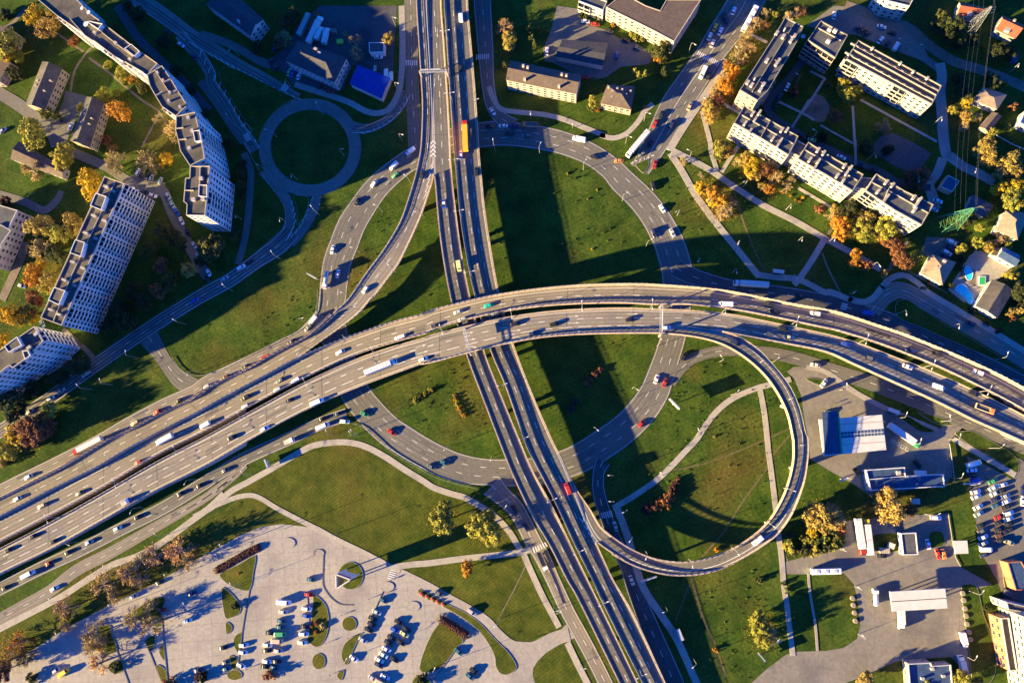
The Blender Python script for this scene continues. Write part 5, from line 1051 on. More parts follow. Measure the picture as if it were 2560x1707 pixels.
vehicles('on the northern curved carriageway', '12 1950,565,200,h,W 1375,705,205,s,W 790,980,208,s,G 940,980,208,u,W 760,1070,208,h,S 445,1150,208,u,K 445,1235,208,h,S 50,1420,210,v,W 22 570,312,198,s,S 870,248,194,s,E 940,320,197,s,G 610,385,198,h,S 345,445,198,s,K 15,555,200,h,W 32 1230,238,177,m,W 1655,235,170,u,K 1710,312,168,s,K 2110,328,172,u,W 42 1085,690,158,u,D 1350,720,158,u,K 1745,905,158,u,W 03 1610,190,208,CT,W 1355,415,208,h,R 780,715,208,s,G 410,840,208,u,C', hEWv)
hRv = lambda p: lerp(H_RAMP, p[0])+.0
vehicles('on the ramp', '03 170,770,208,s,W 12 1620,95,235,h,W 21 215,350,255,h,K', hRv)
vehicles('on the lower lane left of the ramp', '12 1110,395,232,v,W 1065,465,222,u,G 900,605,210,s,K 640,765,208,v,R 450,850,208,s,K 250,955,208,u,U 75,1040,208,s,S 02 1750,1185,208,h,K 1545,1290,208,s,R 1325,1400,208,u,C 03 860,250,208,SR,R 280,555,208,s,W')
vehicles('on the southern curved carriageway', '12 1770,850,22,ST,W 1150,1195,24,m,W 885,1175,22,x,K 635,1455,28,s,W 320,1540,28,u,K 22 230,775,18,s,W 1130,430,12,u,K 1510,435,10,u,K 1300,525,12,h,D 32 290,390,4,h,K 1795,475,-12,u,K 1855,562,-9,x,C 42 445,630,-15,h,B 695,770,-20,u,G 1055,848,-21,s,W 1355,1048,-21,v,W 1700,1110,-22,u,K 1810,1262,-23,D,O 03 330,1135,28,h,K 530,1185,28,h,K 90,1270,28,h,K 1240,800,28,f,B', hEWv)
vehicles('on the loop ramp', '32 650,470,-2,h,W 1330,610,-28,u,D 33 1545,1180,218,v,W', lambda p: loop_h(p)-.02)
vehicles('on the eastern straight carriageway', '20 598,172,92,v,W 595,655,92,u,K 640,1330,94,SO,R 595,1520,92,x,W 21 750,310,92,u,K 23 1645,670,112,v,R', hNv, 'top', 1)
vehicles('on the western straight carriageway', '21 430,630,-85,s,W 578,1235,-80,v,L', hNv, 'top', 1)
vehicles('on the ring road west side', '11 2065,110,215,v,W 1900,255,225,v,W 1705,430,232,s,W 1915,345,218,h,N 1540,610,245,s,K 1300,1075,258,s,W 1235,1370,262,K,W 1350,1310,80,s,W', None, 'top', 1)
vehicles('on the street by the slabs', '11 405,1250,32,u,W 245,1360,32,s,S 490,1190,32,s,U 85,1300,-65,h,W 75,1360,-65,h,K 02 1910,200,33,s,B 600,1085,33,s,S 500,1160,33,h,W 295,1290,42,s,S 845,920,33,u,K')
vehicles('parked along the lane beside the huge slab', '01 1650,550,-60,h,S 1690,635,-60,s,S 1735,705,-60,s,B 1780,795,-62,s,W 1842,905,-60,s,K 1905,1030,-58,h,S 1950,1140,-55,h,S 1955,1170,-55,h,G', None, 'top', 1)
vehicles('parked behind the huge slab', '01 1355,315,70,h,W 1385,345,70,h,K 1445,365,75,s,K 1485,375,70,h,S 1570,400,70,h,S 1500,545,-20,s,W 1420,510,-20,s,K 1325,487,-25,s,S')
vehicles('among the houses at upper left', '00 700,1240,70,s,W 605,1185,-60,s,K 1775,440,-35,s,W 1640,315,-35,s,K 1900,560,-50,s,D 30,1280,40,s,S 01 215,1430,-20,s,S 02 415,425,-60,s,S')
vehicles('parked in the depot yard', '10 875,710,72,s,C 910,722,75,s,B 970,745,72,s,W 700,600,60,s,K 745,665,60,s,K 735,480,60,s,D 1180,860,-12,u,K 1275,898,-12,s,R 1750,562,0,s,W 1715,680,90,h,S 1825,720,90,v,W 1873,748,90,v,W 1590,460,90,h,D')
vehicles('parked in the depot yard', '10 1125,295,68,ST,W 1170,330,72,t,W 1235,355,80,CT,W')
vehicles('on the ring road top side', '20 905,1095,-55,s,W 1010,1235,180,s,W 875,1240,180,s,K 1120,1240,180,s,D 1070,1308,180,s,K 1240,1330,178,s,G 1270,1225,176,D,O 1755,1365,165,m,W 1905,1540,165,s,K')
vehicles('in the yard of the cream blocks', '20 1820,212,-10,s,W 1915,240,-10,s,R 2050,305,-25,s,K 1440,505,85,s,W 1810,757,0,s,R 2125,545,80,h,B 30 255,395,-20,s,K 365,470,-15,s,D 165,545,80,s,T')
vehicles('on the avenue', '30 1310,110,65,s,W 1215,165,65,s,K 1245,215,65,s,D 1130,270,65,x,Y 1180,310,65,s,W 1075,360,65,s,W 1105,430,65,s,S 1470,185,241,B,W 1010,715,245,m,W 1060,750,245,s,K 880,1045,65,s,C 600,1130,245,s,K 540,1215,245,s,R 705,1215,65,u,D 370,1410,229,ST,W 490,1415,240,s,K 415,1508,205,s,G', None, 'top', 1)
vehicles('on the ring road right side', '31 540,238,75,s,R 520,452,-75,u,K 610,675,-62,s,W 525,915,-68,u,D 710,910,-65,s,S 185,205,185,x,O', None, 'top', 1)
vehicles('around the white terraces', '30 1835,855,65,s,W 1760,950,60,s,D 1720,1045,60,s,K 2080,1375,-12,s,L 1950,1400,-30,s,B 1990,1430,-30,s,B 1975,1335,-25,s,K 41 405,170,-25,s,W 610,260,-20,s,K 730,300,-20,s,K 1350,597,-20,s,W 1312,682,-25,h,S')
vehicles('in the garden drive at right', '41 1485,1000,-25,u,W 1440,1105,-30,u,W 1468,1062,-25,s,D 1420,1148,-25,s,D')
vehicles('on the strip behind the ridged block', '40 335,155,80,s,W 800,265,-18,s,W 905,325,-20,s,K 570,275,30,s,D 612,300,30,s,U 655,332,30,s,K 790,395,50,s,W 855,430,50,s,K 940,458,60,v,W')
vehicles('on the road beside the noise wall', '31 1480,1410,174,ST,W 32 1955,150,-10,s,K 42 665,325,-8,v,B 1680,425,-22,s,D')
vehicles('on the ring road lower side', '32 820,750,60,u,K 555,970,68,s,W 640,1005,62,s,R 405,1405,52,h,R 12 1615,1310,-20,s,N 1880,1490,-30,s,R 1420,1385,-2,p,W 23 435,415,-22,h,T 310,458,-15,s,G')
vehicles('on the slip road below the flyover', '12 1355,1310,18,s,D 1200,1360,25,s,K 1205,1430,22,m,W 13 875,205,22,f,W 250,490,28,s,G 03 1155,1060,25,s,W 1350,950,28,s,K 875,1195,28,s,S 670,1295,28,s,K 485,1400,28,s,R 280,1510,28,m,W 1960,640,28,s,K 1770,720,28,s,K 04 55,635,28,s,K')
vehicles('on the tan access road at lower left', '04 535,640,30,s,W')
vehicles('on the road beside the straight flyover', '23 1120,870,120,s,K 1235,1045,118,s,D 1400,1380,-66,F,W 2110,1040,105,s,S 2050,1085,105,s,K 2140,1160,105,s,D 34 310,560,-70,s,S', None, 'top', 1)
vehicles('by the filling stations', '32 2110,830,172,s,S 42 235,1010,50,s,W 290,1295,2,s,T 43 1020,150,-37,ST,N 560,505,-40,s,K 1150,430,-50,u,K 590,1140,-86,SR,R 665,1135,94,SR,Y 800,1328,0,s,K 1330,955,0,u,W 1255,1215,-80,s,W 1350,1310,-75,s,R 1405,1310,-75,s,O 255,1478,4,G,W 1180,515,0,v,W 44 740,725,88,k,W 990,930,-90,CT,W 1605,1145,-80,m,W 1590,1390,97,t,W')
vehicles('in the upper left part of the square', '04 1315,715,25,s,S 1565,580,28,s,K 1885,690,20,s,D 1590,850,8,s,R 1840,955,12,s,W 1945,1440,15,s,D 630,1465,40,v,Y 555,1440,35,h,S')
vehicles('parked in the middle rows of the square', '14 1090,553,-5,s,T 1070,700,-5,s,R 825,775,-5,m,W 820,870,-5,s,S 1050,838,-5,u,W 1045,908,-10,s,B 800,960,-5,s,T 790,1018,-3,s,T 690,1075,-5,s,K 790,1085,2,v,N 760,1155,-2,v,C 1030,1015,-5,s,K 1020,1085,-3,u,W 1005,1170,-3,s,W 665,1193,0,s,W 660,1248,5,s,K 770,1250,0,s,S 430,1195,8,s,W 425,1265,0,s,W 230,1222,12,s,K 255,1360,18,s,G 260,1425,18,s,T 405,1395,-18,s,W 660,1355,-5,s,W 755,1355,0,s,K 640,1405,-5,s,K 735,1415,-5,s,T')
vehicles('parked in the right rows of the square', '14 1800,757,-25,h,T 1735,870,-22,s,S 1695,935,-22,s,K 1685,990,-22,s,K 1655,1045,-22,s,K 1600,1145,-25,s,S 1510,1325,-30,s,W 1950,970,-28,s,K 1910,1045,-25,s,B 2025,1040,-28,s,K 2005,1085,-25,s,L 1880,1120,-25,s,K 1970,1170,-28,s,K 1850,1170,-25,s,K 1830,1235,-28,s,W 1800,1290,-28,s,W 1760,1340,-28,s,W 1755,1388,-28,s,D 1905,1335,-28,s,K 1695,1515,-25,s,S 1815,1505,-25,s,W 1775,1562,-25,v,C', None, 'top', 1)
vehicles('on the access lane right of the square', '24 385,690,-28,s,G 705,870,-32,u,S 575,1260,-35,s,T 725,1450,-38,s,K 685,1500,-38,s,T')
vehicles('in the left column of the right lot', '43 1705,425,18,m,W 1685,490,8,s,W 1685,538,2,s,K 1715,590,10,u,B 1720,700,15,s,W 1725,748,22,s,W 1745,850,28,s,W 1750,915,28,s,S 1775,1030,22,s,K 1785,1080,25,s,G 1795,1145,22,s,W 1795,1205,22,s,S 1825,1265,0,v,W 1810,1318,20,s,D', None, 'top', 1)
vehicles('in the middle column of the right lot', '43 1890,595,25,s,N 1895,660,28,s,W 1910,715,28,s,W 1915,775,25,s,D 1925,830,28,s,T 1950,945,28,s,R 1955,1000,25,s,K 1950,1065,25,s,K 1960,1120,25,s,U 1975,1170,25,s,K 2050,1195,-20,s,C', None, 'top', 1)
vehicles('in the right column of the right lot', '43 1985,632,15,s,W 1980,690,18,s,K 2010,742,20,s,S 2020,795,25,s,W 2020,850,20,s,K 2040,910,15,u,W 2040,965,20,s,W 2050,1015,20,s,K 2060,1068,20,s,K 2015,1090,20,s,K 2180,690,80,u,D 2185,790,80,s,W', None, 'top', 1)
for r in list(PV.values()):
    for ch in list(r.children_recursive): bpy.data.objects.remove(ch)
    bpy.data.objects.remove(r)
# standing boxes and containers
def container(label, s, a, m, L_=12.0, H=2.6):
    p = L(s)[0]; q = P(p, H); root = empty('container', (q.x, q.y, 0), label, 'container', rz=rad(a)); mb = MB(); mb.box((0, 0, H/2+.1), (L_, 2.44, H)); mb.build('box', m, root); e = MB()
    for i in range(int(L_/.8)): e.box((-L_/2+.4+i*.8, 0, H+.12), (.12, 2.36, .06))
    for x in (-1, 1):
        for y in (-1, 1): e.box((x*(L_/2-.1), y*1.14, .1+H/2), (.22, .2, H+.06))
    e.build('rib', m, root)
container('pale grey freight container in the depot yard', '10 1010,232,0', 68, 'facade_white', 13)
container('rusty red freight container between lorry and grey container', '10 1105,205,0', 68, 'roof_red', 11)
container('lime green open skip beside the white lorries', '10 1368,405,0', 0, 'skip_green', 3.2, 1.4) if mat('skip_green', (.35, .60, .08), None, 1, .6) else 0
container('small rusty container in the depot yard', '10 1306,300,0', 0, 'roof_tan', 2.8, 2.0)
container('small pale shed box on the grass by the kiosk', '43 900,1230,0', -20, 'roof_white', 2.6, 2.0)
container('yellow and white box on the kerb by the kiosk', '43 832,1278,0', 0, 'facade_cream', 4.2, 1.6)
container('pale steel box on the lawn behind the station shop', '43 1138,795,0', 0, 'roof_white', 3.4, 1.8)
container('teal box in the shaded garden at upper right', '40 2107,572,0', 70, 'roof_steel', 4.0, 2.0)
# ---------------------------------------------------------------- street lamps
def near_dir(q):
    best = (1e9, None)
    for pts, hw in ROADS+DECKZ:
        for p in pts[::2]:
            d = (p.x-q.x)**2+(p.y-q.y)**2
            if d < best[0]: best = (d, p)
    p = best[1]; return math.atan2(p.y-q.y, p.x-q.x)
def lamp_proto(nm, H, arm, two=False):
    root = empty(nm, (0, 0, -60)); m = MB(); m.tube((0, 0, 0), (0, 0, H-.6), .13, .07, 8); m.tube((0, 0, H-.6), (arm*.35, 0, H-.1), .08, .07, 6); m.tube((arm*.35, 0, H-.1), (arm, 0, H), .07, .06, 6)
    if two: m.tube((0, 0, H-.6), (-arm*.35, 0, H-.1), .08, .07, 6); m.tube((-arm*.35, 0, H-.1), (-arm, 0, H), .07, .06, 6)
    po = m.build('pole', 'pole', root)
    for sg in ((1, -1) if two else (1,)):
        h = MB(); h.loft([[(sg*(arm+x), -w, H-.05+z), (sg*(arm+x), w, H-.05+z), (sg*(arm+x), w*.7, H+.14+z), (sg*(arm+x), -w*.7, H+.14+z)][::sg] for x, w, z in ((-.3, .10, 0), (.1, .2, .02), (.6, .17, .03), (.8, .08, .03))]); h.build('lamp_head', 'white_paint', po)
    return root
LP1, LP2 = lamp_proto('street_lamp', 9.5, 1.9), lamp_proto('street_lamp', 10.5, 1.8, True)
def lamps(place, s, hf=None, two=False, end='left', key=0):
    its = []
    for p, f, k in toks(s):
        z = hf(p) if hf else 0.0; H = 10.5 if two else 9.5; q = P(p, z+H)
        if f and f[0] != '': a = rad(float(f[0]))
        else: a = near_dir(q)
        arm = 0 if two else 2.2
        r = dup(LP2 if two else LP1, (q.x-math.cos(a)*arm, q.y-math.sin(a)*arm, z), a); tag(r, None, 'street lamp', 'street lamps '+place); its.append((r, f'{"double armed" if two else "single armed"} street lamp {place}', p[key]))
    order_labels(its, end)
lamps('in the gap of the curved flyover', '22 1090,330,100 1785,250,92 400,480,110 32 515,235,88 1235,280,80 1937,400,72 42 660,580,70 1310,830,65 1860,1080,62 12 1690,695,115 1025,1000,118 380,1335,118 03 1710,295,118 1115,615,118 450,965,118', lambda p: hEW(p)-.5, True)
lamps('in the gap of the straight flyover', '20 440,300,5 485,910,5 21 525,190,5 575,690,8 680,1290,10 22 1000,1025,15 1210,1550,20 23 1490,785,25 1750,1295,27 24 2000,790,27 34 35,790,27 410,1500,27', lambda p: hN(p)-.5, True, 'top', 1)
lamps('along the curving ramp', '12 1515,262 950,725 11 1845,1220 2110,705 12 290,1078 03 1625,30 1025,340 355,685', lambda p: lerp(H_RAMP, p[0]))
lamps('around the loop ramp', '32 1580,805,-150 1860,1170,-160 33 1975,245,180 1910,695,-20 1710,1045,-35 1360,1320,-60 910,1440,-80 450,1360,-110', lambda p: loop_h(p), False, 'top', 1)
lamps('beside the ring road', '20 910,1365 1380,1400 765,970 1280,1120 1690,1220 21 1825,190 31 270,515 510,970 745,705 965,1190 32 600,580 370,1075 1185,740 23 1940,100 430,295 885,395 1040,840 12 1415,570 1655,1098 1475,1465 11 2000,340 1705,632 1478,1050 1380,1492 12 1005,372 1230,1470 10 1985,1320')
lamps('along the paths near the avenue', '30 305,1345 490,1115 1025,960 935,440 1335,460 31 860,95 665,95 1060,590 1410,410 1870,665 1355,1020 1340,1300 1930,1355 41 340,985 785,1235 20,985 42 530,125')
lamps('by the small roundabout', '10 1135,1005 640,1270 1397,1460 415,1235 285,495 260,1120 1940,818 1915,178 11 560,240 895,362 1085,645 780,795 695,1088 350,757 10 835,812', None, False, 'top', 1)
lamps('along the street by the slabs', '11 218,1412 02 1690,382 1228,693 975,970 750,1022 268,1350 1835,930')
lamps('on the right side road', '42 1045,340 1560,470 2040,710 32 1755,760 42 460,1015 1050,1300 1470,1330 43 470,565 2000,240 1190,185 1575,140')
lamps('inside the loop ramp', '32 1360,1080 965,1460 33 595,515 95,795 290,1190 225,905')
lamps('below the straight flyover', '34 620,875 910,1415 24 1575,870 1815,1425 1550,860 33 85,540')
lamps('beside the slip road below the curved flyover', '03 1805,628 1275,910 675,1225 1512,1110 1008,1425 475,1750 13 400,500 1460,110')
lamps('around the square', '14 750,30 190,212 1325,150 290,590 04 1062,805 543,1080 1608,508 2150,210 1795,785 14 1435,1330 24 925,1015 340,1420')
lamps('around the filling stations', '44 575,628 615,1100 1800,665 1735,1305 43 425,1262 1600,525 1760,620 1370,915')
lamps('in the upper right estate', '40 975,380 1190,440 1390,1180 135,1270 745,1540 2140,655 30 1930,725 2090,1270 41 745,165 1720,315 1165,410')
for r in (LP1, LP2):
    for ch in list(r.children_recursive): bpy.data.objects.remove(ch)
    bpy.data.objects.remove(r)
# ---------------------------------------------------------------- signs, gantries, pylons, small things
def gantry(label, a, b, h, z, board):
    A, B = P(L(a)[0], h+z), P(L(b)[0], h+z); O = A.lerp(B, .5); O.z = z; root = empty('sign_gantry', O, label, 'sign gantry'); m = MB()
    for q in (A, B): m = MB(); m.box((q.x, q.y, z+h/2), (.6, .6, h)); m.box((q.x, q.y, z+.4), (1.1, 1.1, .8)); m.build('post', 'concrete', root, O)
    d = B-A; ang = math.atan2(d.y, d.x); t = MB(); n = d.normalized(); s = Vector((-n.y, n.x, 0))*.45
    for sg in (1, -1):
        for dz in (0, -.9): t.box((O.x+sg*s.x, O.y+sg*s.y, z+h+dz), (d.length, .16, .16), ang)
    k = int(d.length/1.2)
    for i in range(k):
        p = A.lerp(B, (i+.5)/k); t.box((p.x, p.y, z+h-.45), (.1, .9, .9), ang)
    tr = t.build('truss', 'metal', root, O)
    for u, wd in board:
        p = A.lerp(B, u); bm_ = MB(); bm_.box((p.x+s.x*1.5, p.y+s.y*1.5, z+h-.6), (wd, .14, 2.4), ang); bm_.build('sign_panel', 'metal', tr, O)
gantry('white sign gantry over the southern curved carriageway above the straight pair', '22 622,462', '22 680,712', 6.5, 12.6, [(.4, 5)])
gantry('white sign gantry over the southern curved carriageway near the loop ramp', '32 603,245', '32 598,530', 6.5, 15.0, [(.35, 5.5), (.75, 4)])
gantry('sign gantry over the western straight carriageway', '20 190,700', '20 452,690', 6.5, 7.0, [(.2, 4), (.6, 5)])
def billboard(label, s, z=6.0, L_=5.0, H=3.0, a=-45, m='white_paint'):
    p = L(s)[0]; q = P(p, z); root = empty('billboard', (q.x, q.y, 0), label, 'billboard', rz=rad(a)); mb = MB(); mb.tube((0, 0, 0), (0, 0, z-H), .22, .18, 8); mb.build('post', 'metal', root)
    b = MB(); b.box((0, 0, z-H/2), (L_, .45, H)); b.build('panel', m, root); f = MB()
    for x in (-1, 1): f.box((x*L_/2, 0, z-H/2), (.12, .55, H+.1))
    f.box((0, 0, z+.02), (L_, .55, .12)); f.build('frame', 'metal', root)
billboard('slim white billboard on the lawn between ring road and loop path', '32 735,1210', 8, 6.5, 4, -47)
billboard('pale billboard on the grass strip beside the ring road, left', '11 1090,1330', 6.5, 5.5, 3, -28)
billboard('pale billboard under the yellow poplars', '34 1590,1320', 5, 3.8, 2.6, -50)
billboard('white direction board by the lower right road', '34 480,552', 4, 7.5, 2.2, 20)
billboard('small white board beside the path below the poplars', '34 1760,1160', 3, 2.2, 1.6, 45)
billboard('leaning board beside the ring road slip', '13 645,425', 4, 4.2, 2.6, -65)
billboard('white board above the right car park', '43 1690,622', 4, 6, 2, 0)
billboard('tilted sign board near the station shop corner', '43 440,580', 6, 3.6, 2, 20)
# triangular advertising tower on the round lawn
pt = [P(p, 16.2) for p in L('14 1329,502 1472,555 1334,645')]; pt = ccw(pt); O = Vector((sum(p.x for p in pt)/3, sum(p.y for p in pt)/3, 0)); tw = empty('advertising_tower', O, 'tall triangular advertising tower with white boards on the round lawn of the square', 'advertising tower')
for p in pt:
    q = p.lerp(Vector((O.x, O.y, 16.2)), .10); m = MB(); m.tube((q.x, q.y, .15), (q.x, q.y, 16.0), .28, .28, 10); m.build('leg', 'white_paint', tw, O)
for i in range(3):
    a, b = pt[i], pt[(i+1) % 3]; d = b-a; m_ = a.lerp(b, .5); ang = math.atan2(d.y, d.x); nn = Vector((d.y, -d.x, 0)).normalized()
    pm = MB(); pm.box((m_.x, m_.y, 10.5), (d.length, .25, 11.2), ang); pm.build('panel', 'white_paint', tw, O)
    fm = MB(); fm.box((m_.x, m_.y, 16.26), (d.length+.1, .5, .14), ang); fm.build('rim', 'roof_white', tw, O)
    rb = MB(); c = m_+nn*.17; rb.box((c.x, c.y, 14.0), (d.length*.86, .06, 2.0), ang); rb.build('red_band', 'sign_red', tw, O)
    lm = MB()
    for r_ in range(4): 
        for w_ in range(5):
            c2 = m_+nn*.17+d.normalized()*((w_-2)*d.length*.15); lm.box((c2.x, c2.y, 11.9-r_*1.5), (d.length*random.uniform(.08, .13),   .05, .5), ang)
    lm.build('printed_line', 'metal', tw, O)
    bm_ = MB(); bm_.tube(a.lerp(b, .15)-Vector((0, 0, 11.2)), b.lerp(a, .15)-Vector((0, 0, 11.2)), .1, .1, 6); bm_.build('brace', 'white_paint', tw, O)
# lattice pylons and wires
def pylon(label, base, H, w0, m, armang, px_top):
    b = P(L(base)[0]); root = empty('pylon', b, label, 'pylon'); mb = MB(); lev = [0, .2, .38, .54, .68, .80, .90, 1.0]; a0 = rad(armang)
    def ring(t):
        w = w0*(1-t)**.9*.5+.28; return [b+Vector((math.cos(a0+rad(45+90*k))*w*1.414, math.sin(a0+rad(45+90*k))*w*1.414, t*H)) for k in range(4)]
    for t0, t1 in zip(lev, lev[1:]):
        A, B = ring(t0), ring(t1)
        for k in range(4):
            mb.tube(A[k], B[k], .10, .09, 4); mb.tube(A[k], B[(k+1) % 4], .045, .045, 4); mb.tube(A[(k+1) % 4], B[k], .045, .045, 4); mb.tube(B[k], B[(k+1) % 4], .045, .045, 4)
    mb.build('lattice', m, root, b); ends = []; am = MB()
    for t, w in ((.74, 4.6), (.86, 3.6), (.96, 2.6)):
        for sg in (1, -1):
            e = b+Vector((math.cos(a0)*w*sg, math.sin(a0)*w*sg, t*H)); c = b+Vector((0, 0, t*H+.6)); c2 = b+Vector((0, 0, t*H-.5)); am.tube(c, e, .08, .06, 4); am.tube(c2, e, .08, .06, 4); ends.append(e)
    am.build('crossarm', m, root, b); im = MB()
    for e in ends: im.tube(e, e-Vector((0, 0, .9)), .1, .1, 6)
    im.build('insulator', 'glass', root, b)
    return [e-Vector((0, 0, .9)) for e in ends]
e1 = pylon('green lattice pylon in the gardens at right', '41 1430,830', 24, 7.5, 'green_metal', 8, None)
e2 = pylon('grey lattice pylon by the red roofed houses, upper right', '40 1625,330', 22, 4.5, 'old_steel', 8, None)
far = [e+(b_-a_)*1.0 for a_, b_, e in zip(e1, e2, e2)]
for i, (A, B, D) in enumerate(zip(e1, e2, far)):
    mb = MB()
    for S_, E_ in ((A, B), (B, D)):
        prev = None
        for k in range(13):
            t = k/12; p = S_.lerp(E_, t)-Vector((0, 0, 3.2*4*t*(1-t)))
            if prev is not None: mb.tube(prev, p, .02, .02, 3)
            prev = p
    o = mb.build('power_line', 'wire'); tag(o, ['lowest', 'middle', 'upper'][i//2]+' wire '+['right', 'left'][i % 2]+' of the two lattice pylons', 'wire', 'power lines between the pylons')
# bus shelters
def shelter(label, s, a, Ln=5.2):
    p = L(s)[0]; q = P(p, 2.6); root = empty('bus_shelter', (q.x, q.y, .12), label, 'bus shelter', rz=rad(a)); m = MB(); m.box((0, 0, 2.55), (Ln, 1.8, .14)); m.build('roof', 'roof_white', root); g_ = MB(); g_.box((0, -.8, 1.3), (Ln-.2, .05, 2.2)); g_.build('glass_wall', 'glass', root)
    pm = MB()
    for x in (-1, 1):
        for y in (-.8, .75): pm.box((x*(Ln/2-.15), y, 1.24), (.1, .1, 2.48))
    pm.build('post', 'metal', root); b = MB(); b.box((0, -.5, .45), (Ln*.7, .4, .07)); b.box((0, -.5, .2), (Ln*.5, .1, .42)); b.build('bench', 'roof_brown', root)
shelter('pale bus shelter where two footpaths meet by the noise wall', '31 1750,1287', -8); shelter('white bus shelter along the lower right pavement', '34 785,1095', 112); shelter('bus shelter on the pavement behind the white station canopy', '42 922,1282', -20); shelter('dark bus shelter by the leftmost street', '02 845,918', 33)
# flower tubs, tanks, bollard like cones
its = []
tub = empty('flower_bed', (0, 0, -70)); mb = MB(); mb.tube((0, 0, 0), (0, 0, .5), .75, .9, 12); mb.build('tub', 'facade_pink', tub); fl = MB()
for _ in range(60): d = rnd(); leaf(fl, Vector((d.x*.85, d.y*.85, .55+abs(d.z)*.5)), .2, (d.normalized()+Vector((0, 0, .6))).normalized())
o = fl.build('flowers', 'foliage', tub); o.color = (.75, .14, .08, 1)
for i, (p, f, k) in enumerate(toks('24 212,695 264,720 317,745 367,770 420,795 14 2170,692')):
    q = P(p, .5); r = dup(tub, (q.x, q.y, .2), 0); tag(r, None, 'flower tub', 'red flower tubs'); its.append((r, 'red flower tub at the edge of the square', p[0]))
order_labels(its, 'left')
tank = empty('filler_cap', (0, 0, -70)); mb = MB(); mb.tube((0, 0, 0), (0, 0, .7), 1.05, 1.05, 14); mb.build('ring', 'facade_tan', tank); mb = MB(); mb.tube((0, 0, .68), (0, 0, .78), .8, .75, 12); mb.build('lid', 'roof_tan', tank)
its = []
for p, f, k in toks('44 518,738 527,805 538,880 547,960 1600,688 1610,757 1622,838 1632,910 1642,990 1660,1068 1672,1140'):
    q = P(p, .8); r = dup(tank, (q.x, q.y, .1), 0); tag(r, None, 'concrete ring', 'concrete rings beside the forecourt'); its.append((r, 'tan concrete ring planter '+('left' if p[0] < 2300 else 'right')+' of the long ribbed canopy', p[1]))
order_labels(its, 'top')
its = []
man = empty('drain_cover', (0, 0, -70)); mb = MB(); mb.box((0, 0, .02), (1.6, 1.6, .04)); mb.build('frame', 'roof_white', man); mb = MB(); mb.box((0, 0, .05), (1.1, 1.1, .04)); mb.build('lid', 'steel_dark', man)
for p, f, k in toks('43 912,208 958,233 1003,260 1050,285'):
    q = P(p, .1); r = dup(man, (q.x, q.y, .14), rad(-30)); tag(r, None, 'manhole', 'fuel tank covers'); its.append((r, 'square fuel tank cover on the forecourt', p[0]))
order_labels(its, 'left')
for r in (tub, tank, man):
    for ch in list(r.children_recursive): bpy.data.objects.remove(ch)
    bpy.data.objects.remove(r)
# round satellite dishes of the long slab and estate
def dish(label, s, z, d=1.6):
    q = P(L(s)[0], z+1.2); root = empty('satellite_dish', (q.x, q.y, z), label, 'satellite dish'); m = MB(); m.tube((0, 0, 0), (0, 0, 1.3), .12, .1, 6); m.build('mast', 'metal', root); b = MB(); b.loft([[(d*k*math.cos(a*.5236), d*k*math.sin(a*.5236), 1.25+.5*k*k) for a in range(12)] for k in (.1, .5, 1.0)], cap=False); b.loft([[(d*k*math.cos(a*.5236), d*k*math.sin(a*.5236), 1.2+.5*k*k) for a in range(12)][::-1] for k in (.1, .5, 1.0)]); b.build('bowl', 'white_paint', root)
dish('white dish on the long narrow slab roof, upper', '00 870,130', 25, 1.1); dish('white dish on the long narrow slab roof, lower', '00 845,245', 25, 1.4); dish('white dish at the top edge of the long narrow slab', '00 805,90', 25, 1.0)
dish('white dish between the avenue slab and the square block', '30 1988,365', 9, 1.1); dish('white dish before the balconies of the square block', '40 220,528', 9, 1.1)
# garden fences and guard rails
def fence(label, s, h=1.2, m='metal', th=.08, name='fence', smooth=5):
    pts = [P(p) for p in (cr(L(s), smooth) if smooth else L(s))]; root = empty(name, (pts[0].x, pts[0].y, 0), label, 'fence'); O = Vector((pts[0].x, pts[0].y, 0)); n = max(3, int(sum((b-a).length for a, b in zip(pts, pts[1:]))/3.0)); q = resample(pts, n); pm = MB(); rm = MB()
    for a in q: pm.box((a.x, a.y, h/2), (.12, .12, h))
    for a, b in zip(q, q[1:]):
        d = b-a; c = a.lerp(b, .5); rm.box((c.x, c.y, h*.72), (d.length, th, h*.34), math.atan2(d.y, d.x))
    pm.build('post', m, root, O); rm.build('rail', m, root, O)
fence('guard rail on the inside of the ring road exit, upper left lawn edge', '02 1690,760 1760,860 1850,925 1960,938 2100,905 12 60,940 200,890 500,740 800,590 1000,480 1110,370 1150,250 1155,100', .8)
fence('guard rail around lower left curve of the ring road', '13 1500,35 1600,70 1720,170 1850,290 2000,390 2195,500 23 300,540 500,610 750,670', .8)
fence('guard rail beside the narrow road under the flyover', '23 1165,720 1240,840 1320,990 1415,1190', 1.0)
fence('pale guard rail along the lower road beside the straight flyover', '24 1330,320 1440,500 1560,800', 1.0)
fence('grey guard rail around the little roundabout approach', '11 440,30 560,260 720,490 830,660 840,800 790,930 650,1050', .8)
fence('garden wall along the hip roofed house', '41 1040,1280 1230,1400 1430,1505', 1.8, 'brick_brown', .3, 'garden_wall', 0)
fence('yellow edged fence beside the kiosk yard', '43 1450,915 1475,1080 1500,1250 1520,1340 1570,1430', .5, 'facade_cream', .3, 'fence', 0)
fence('fence between station shop and the right car park', '43 1455,235 1480,400 1505,600', 1.4)
fence('white garden fence at the upper right edge', '40 1910,1335 2060,1420 2195,1480 2300,1530', 1.6, 'white_paint', .12, 'fence', 0)
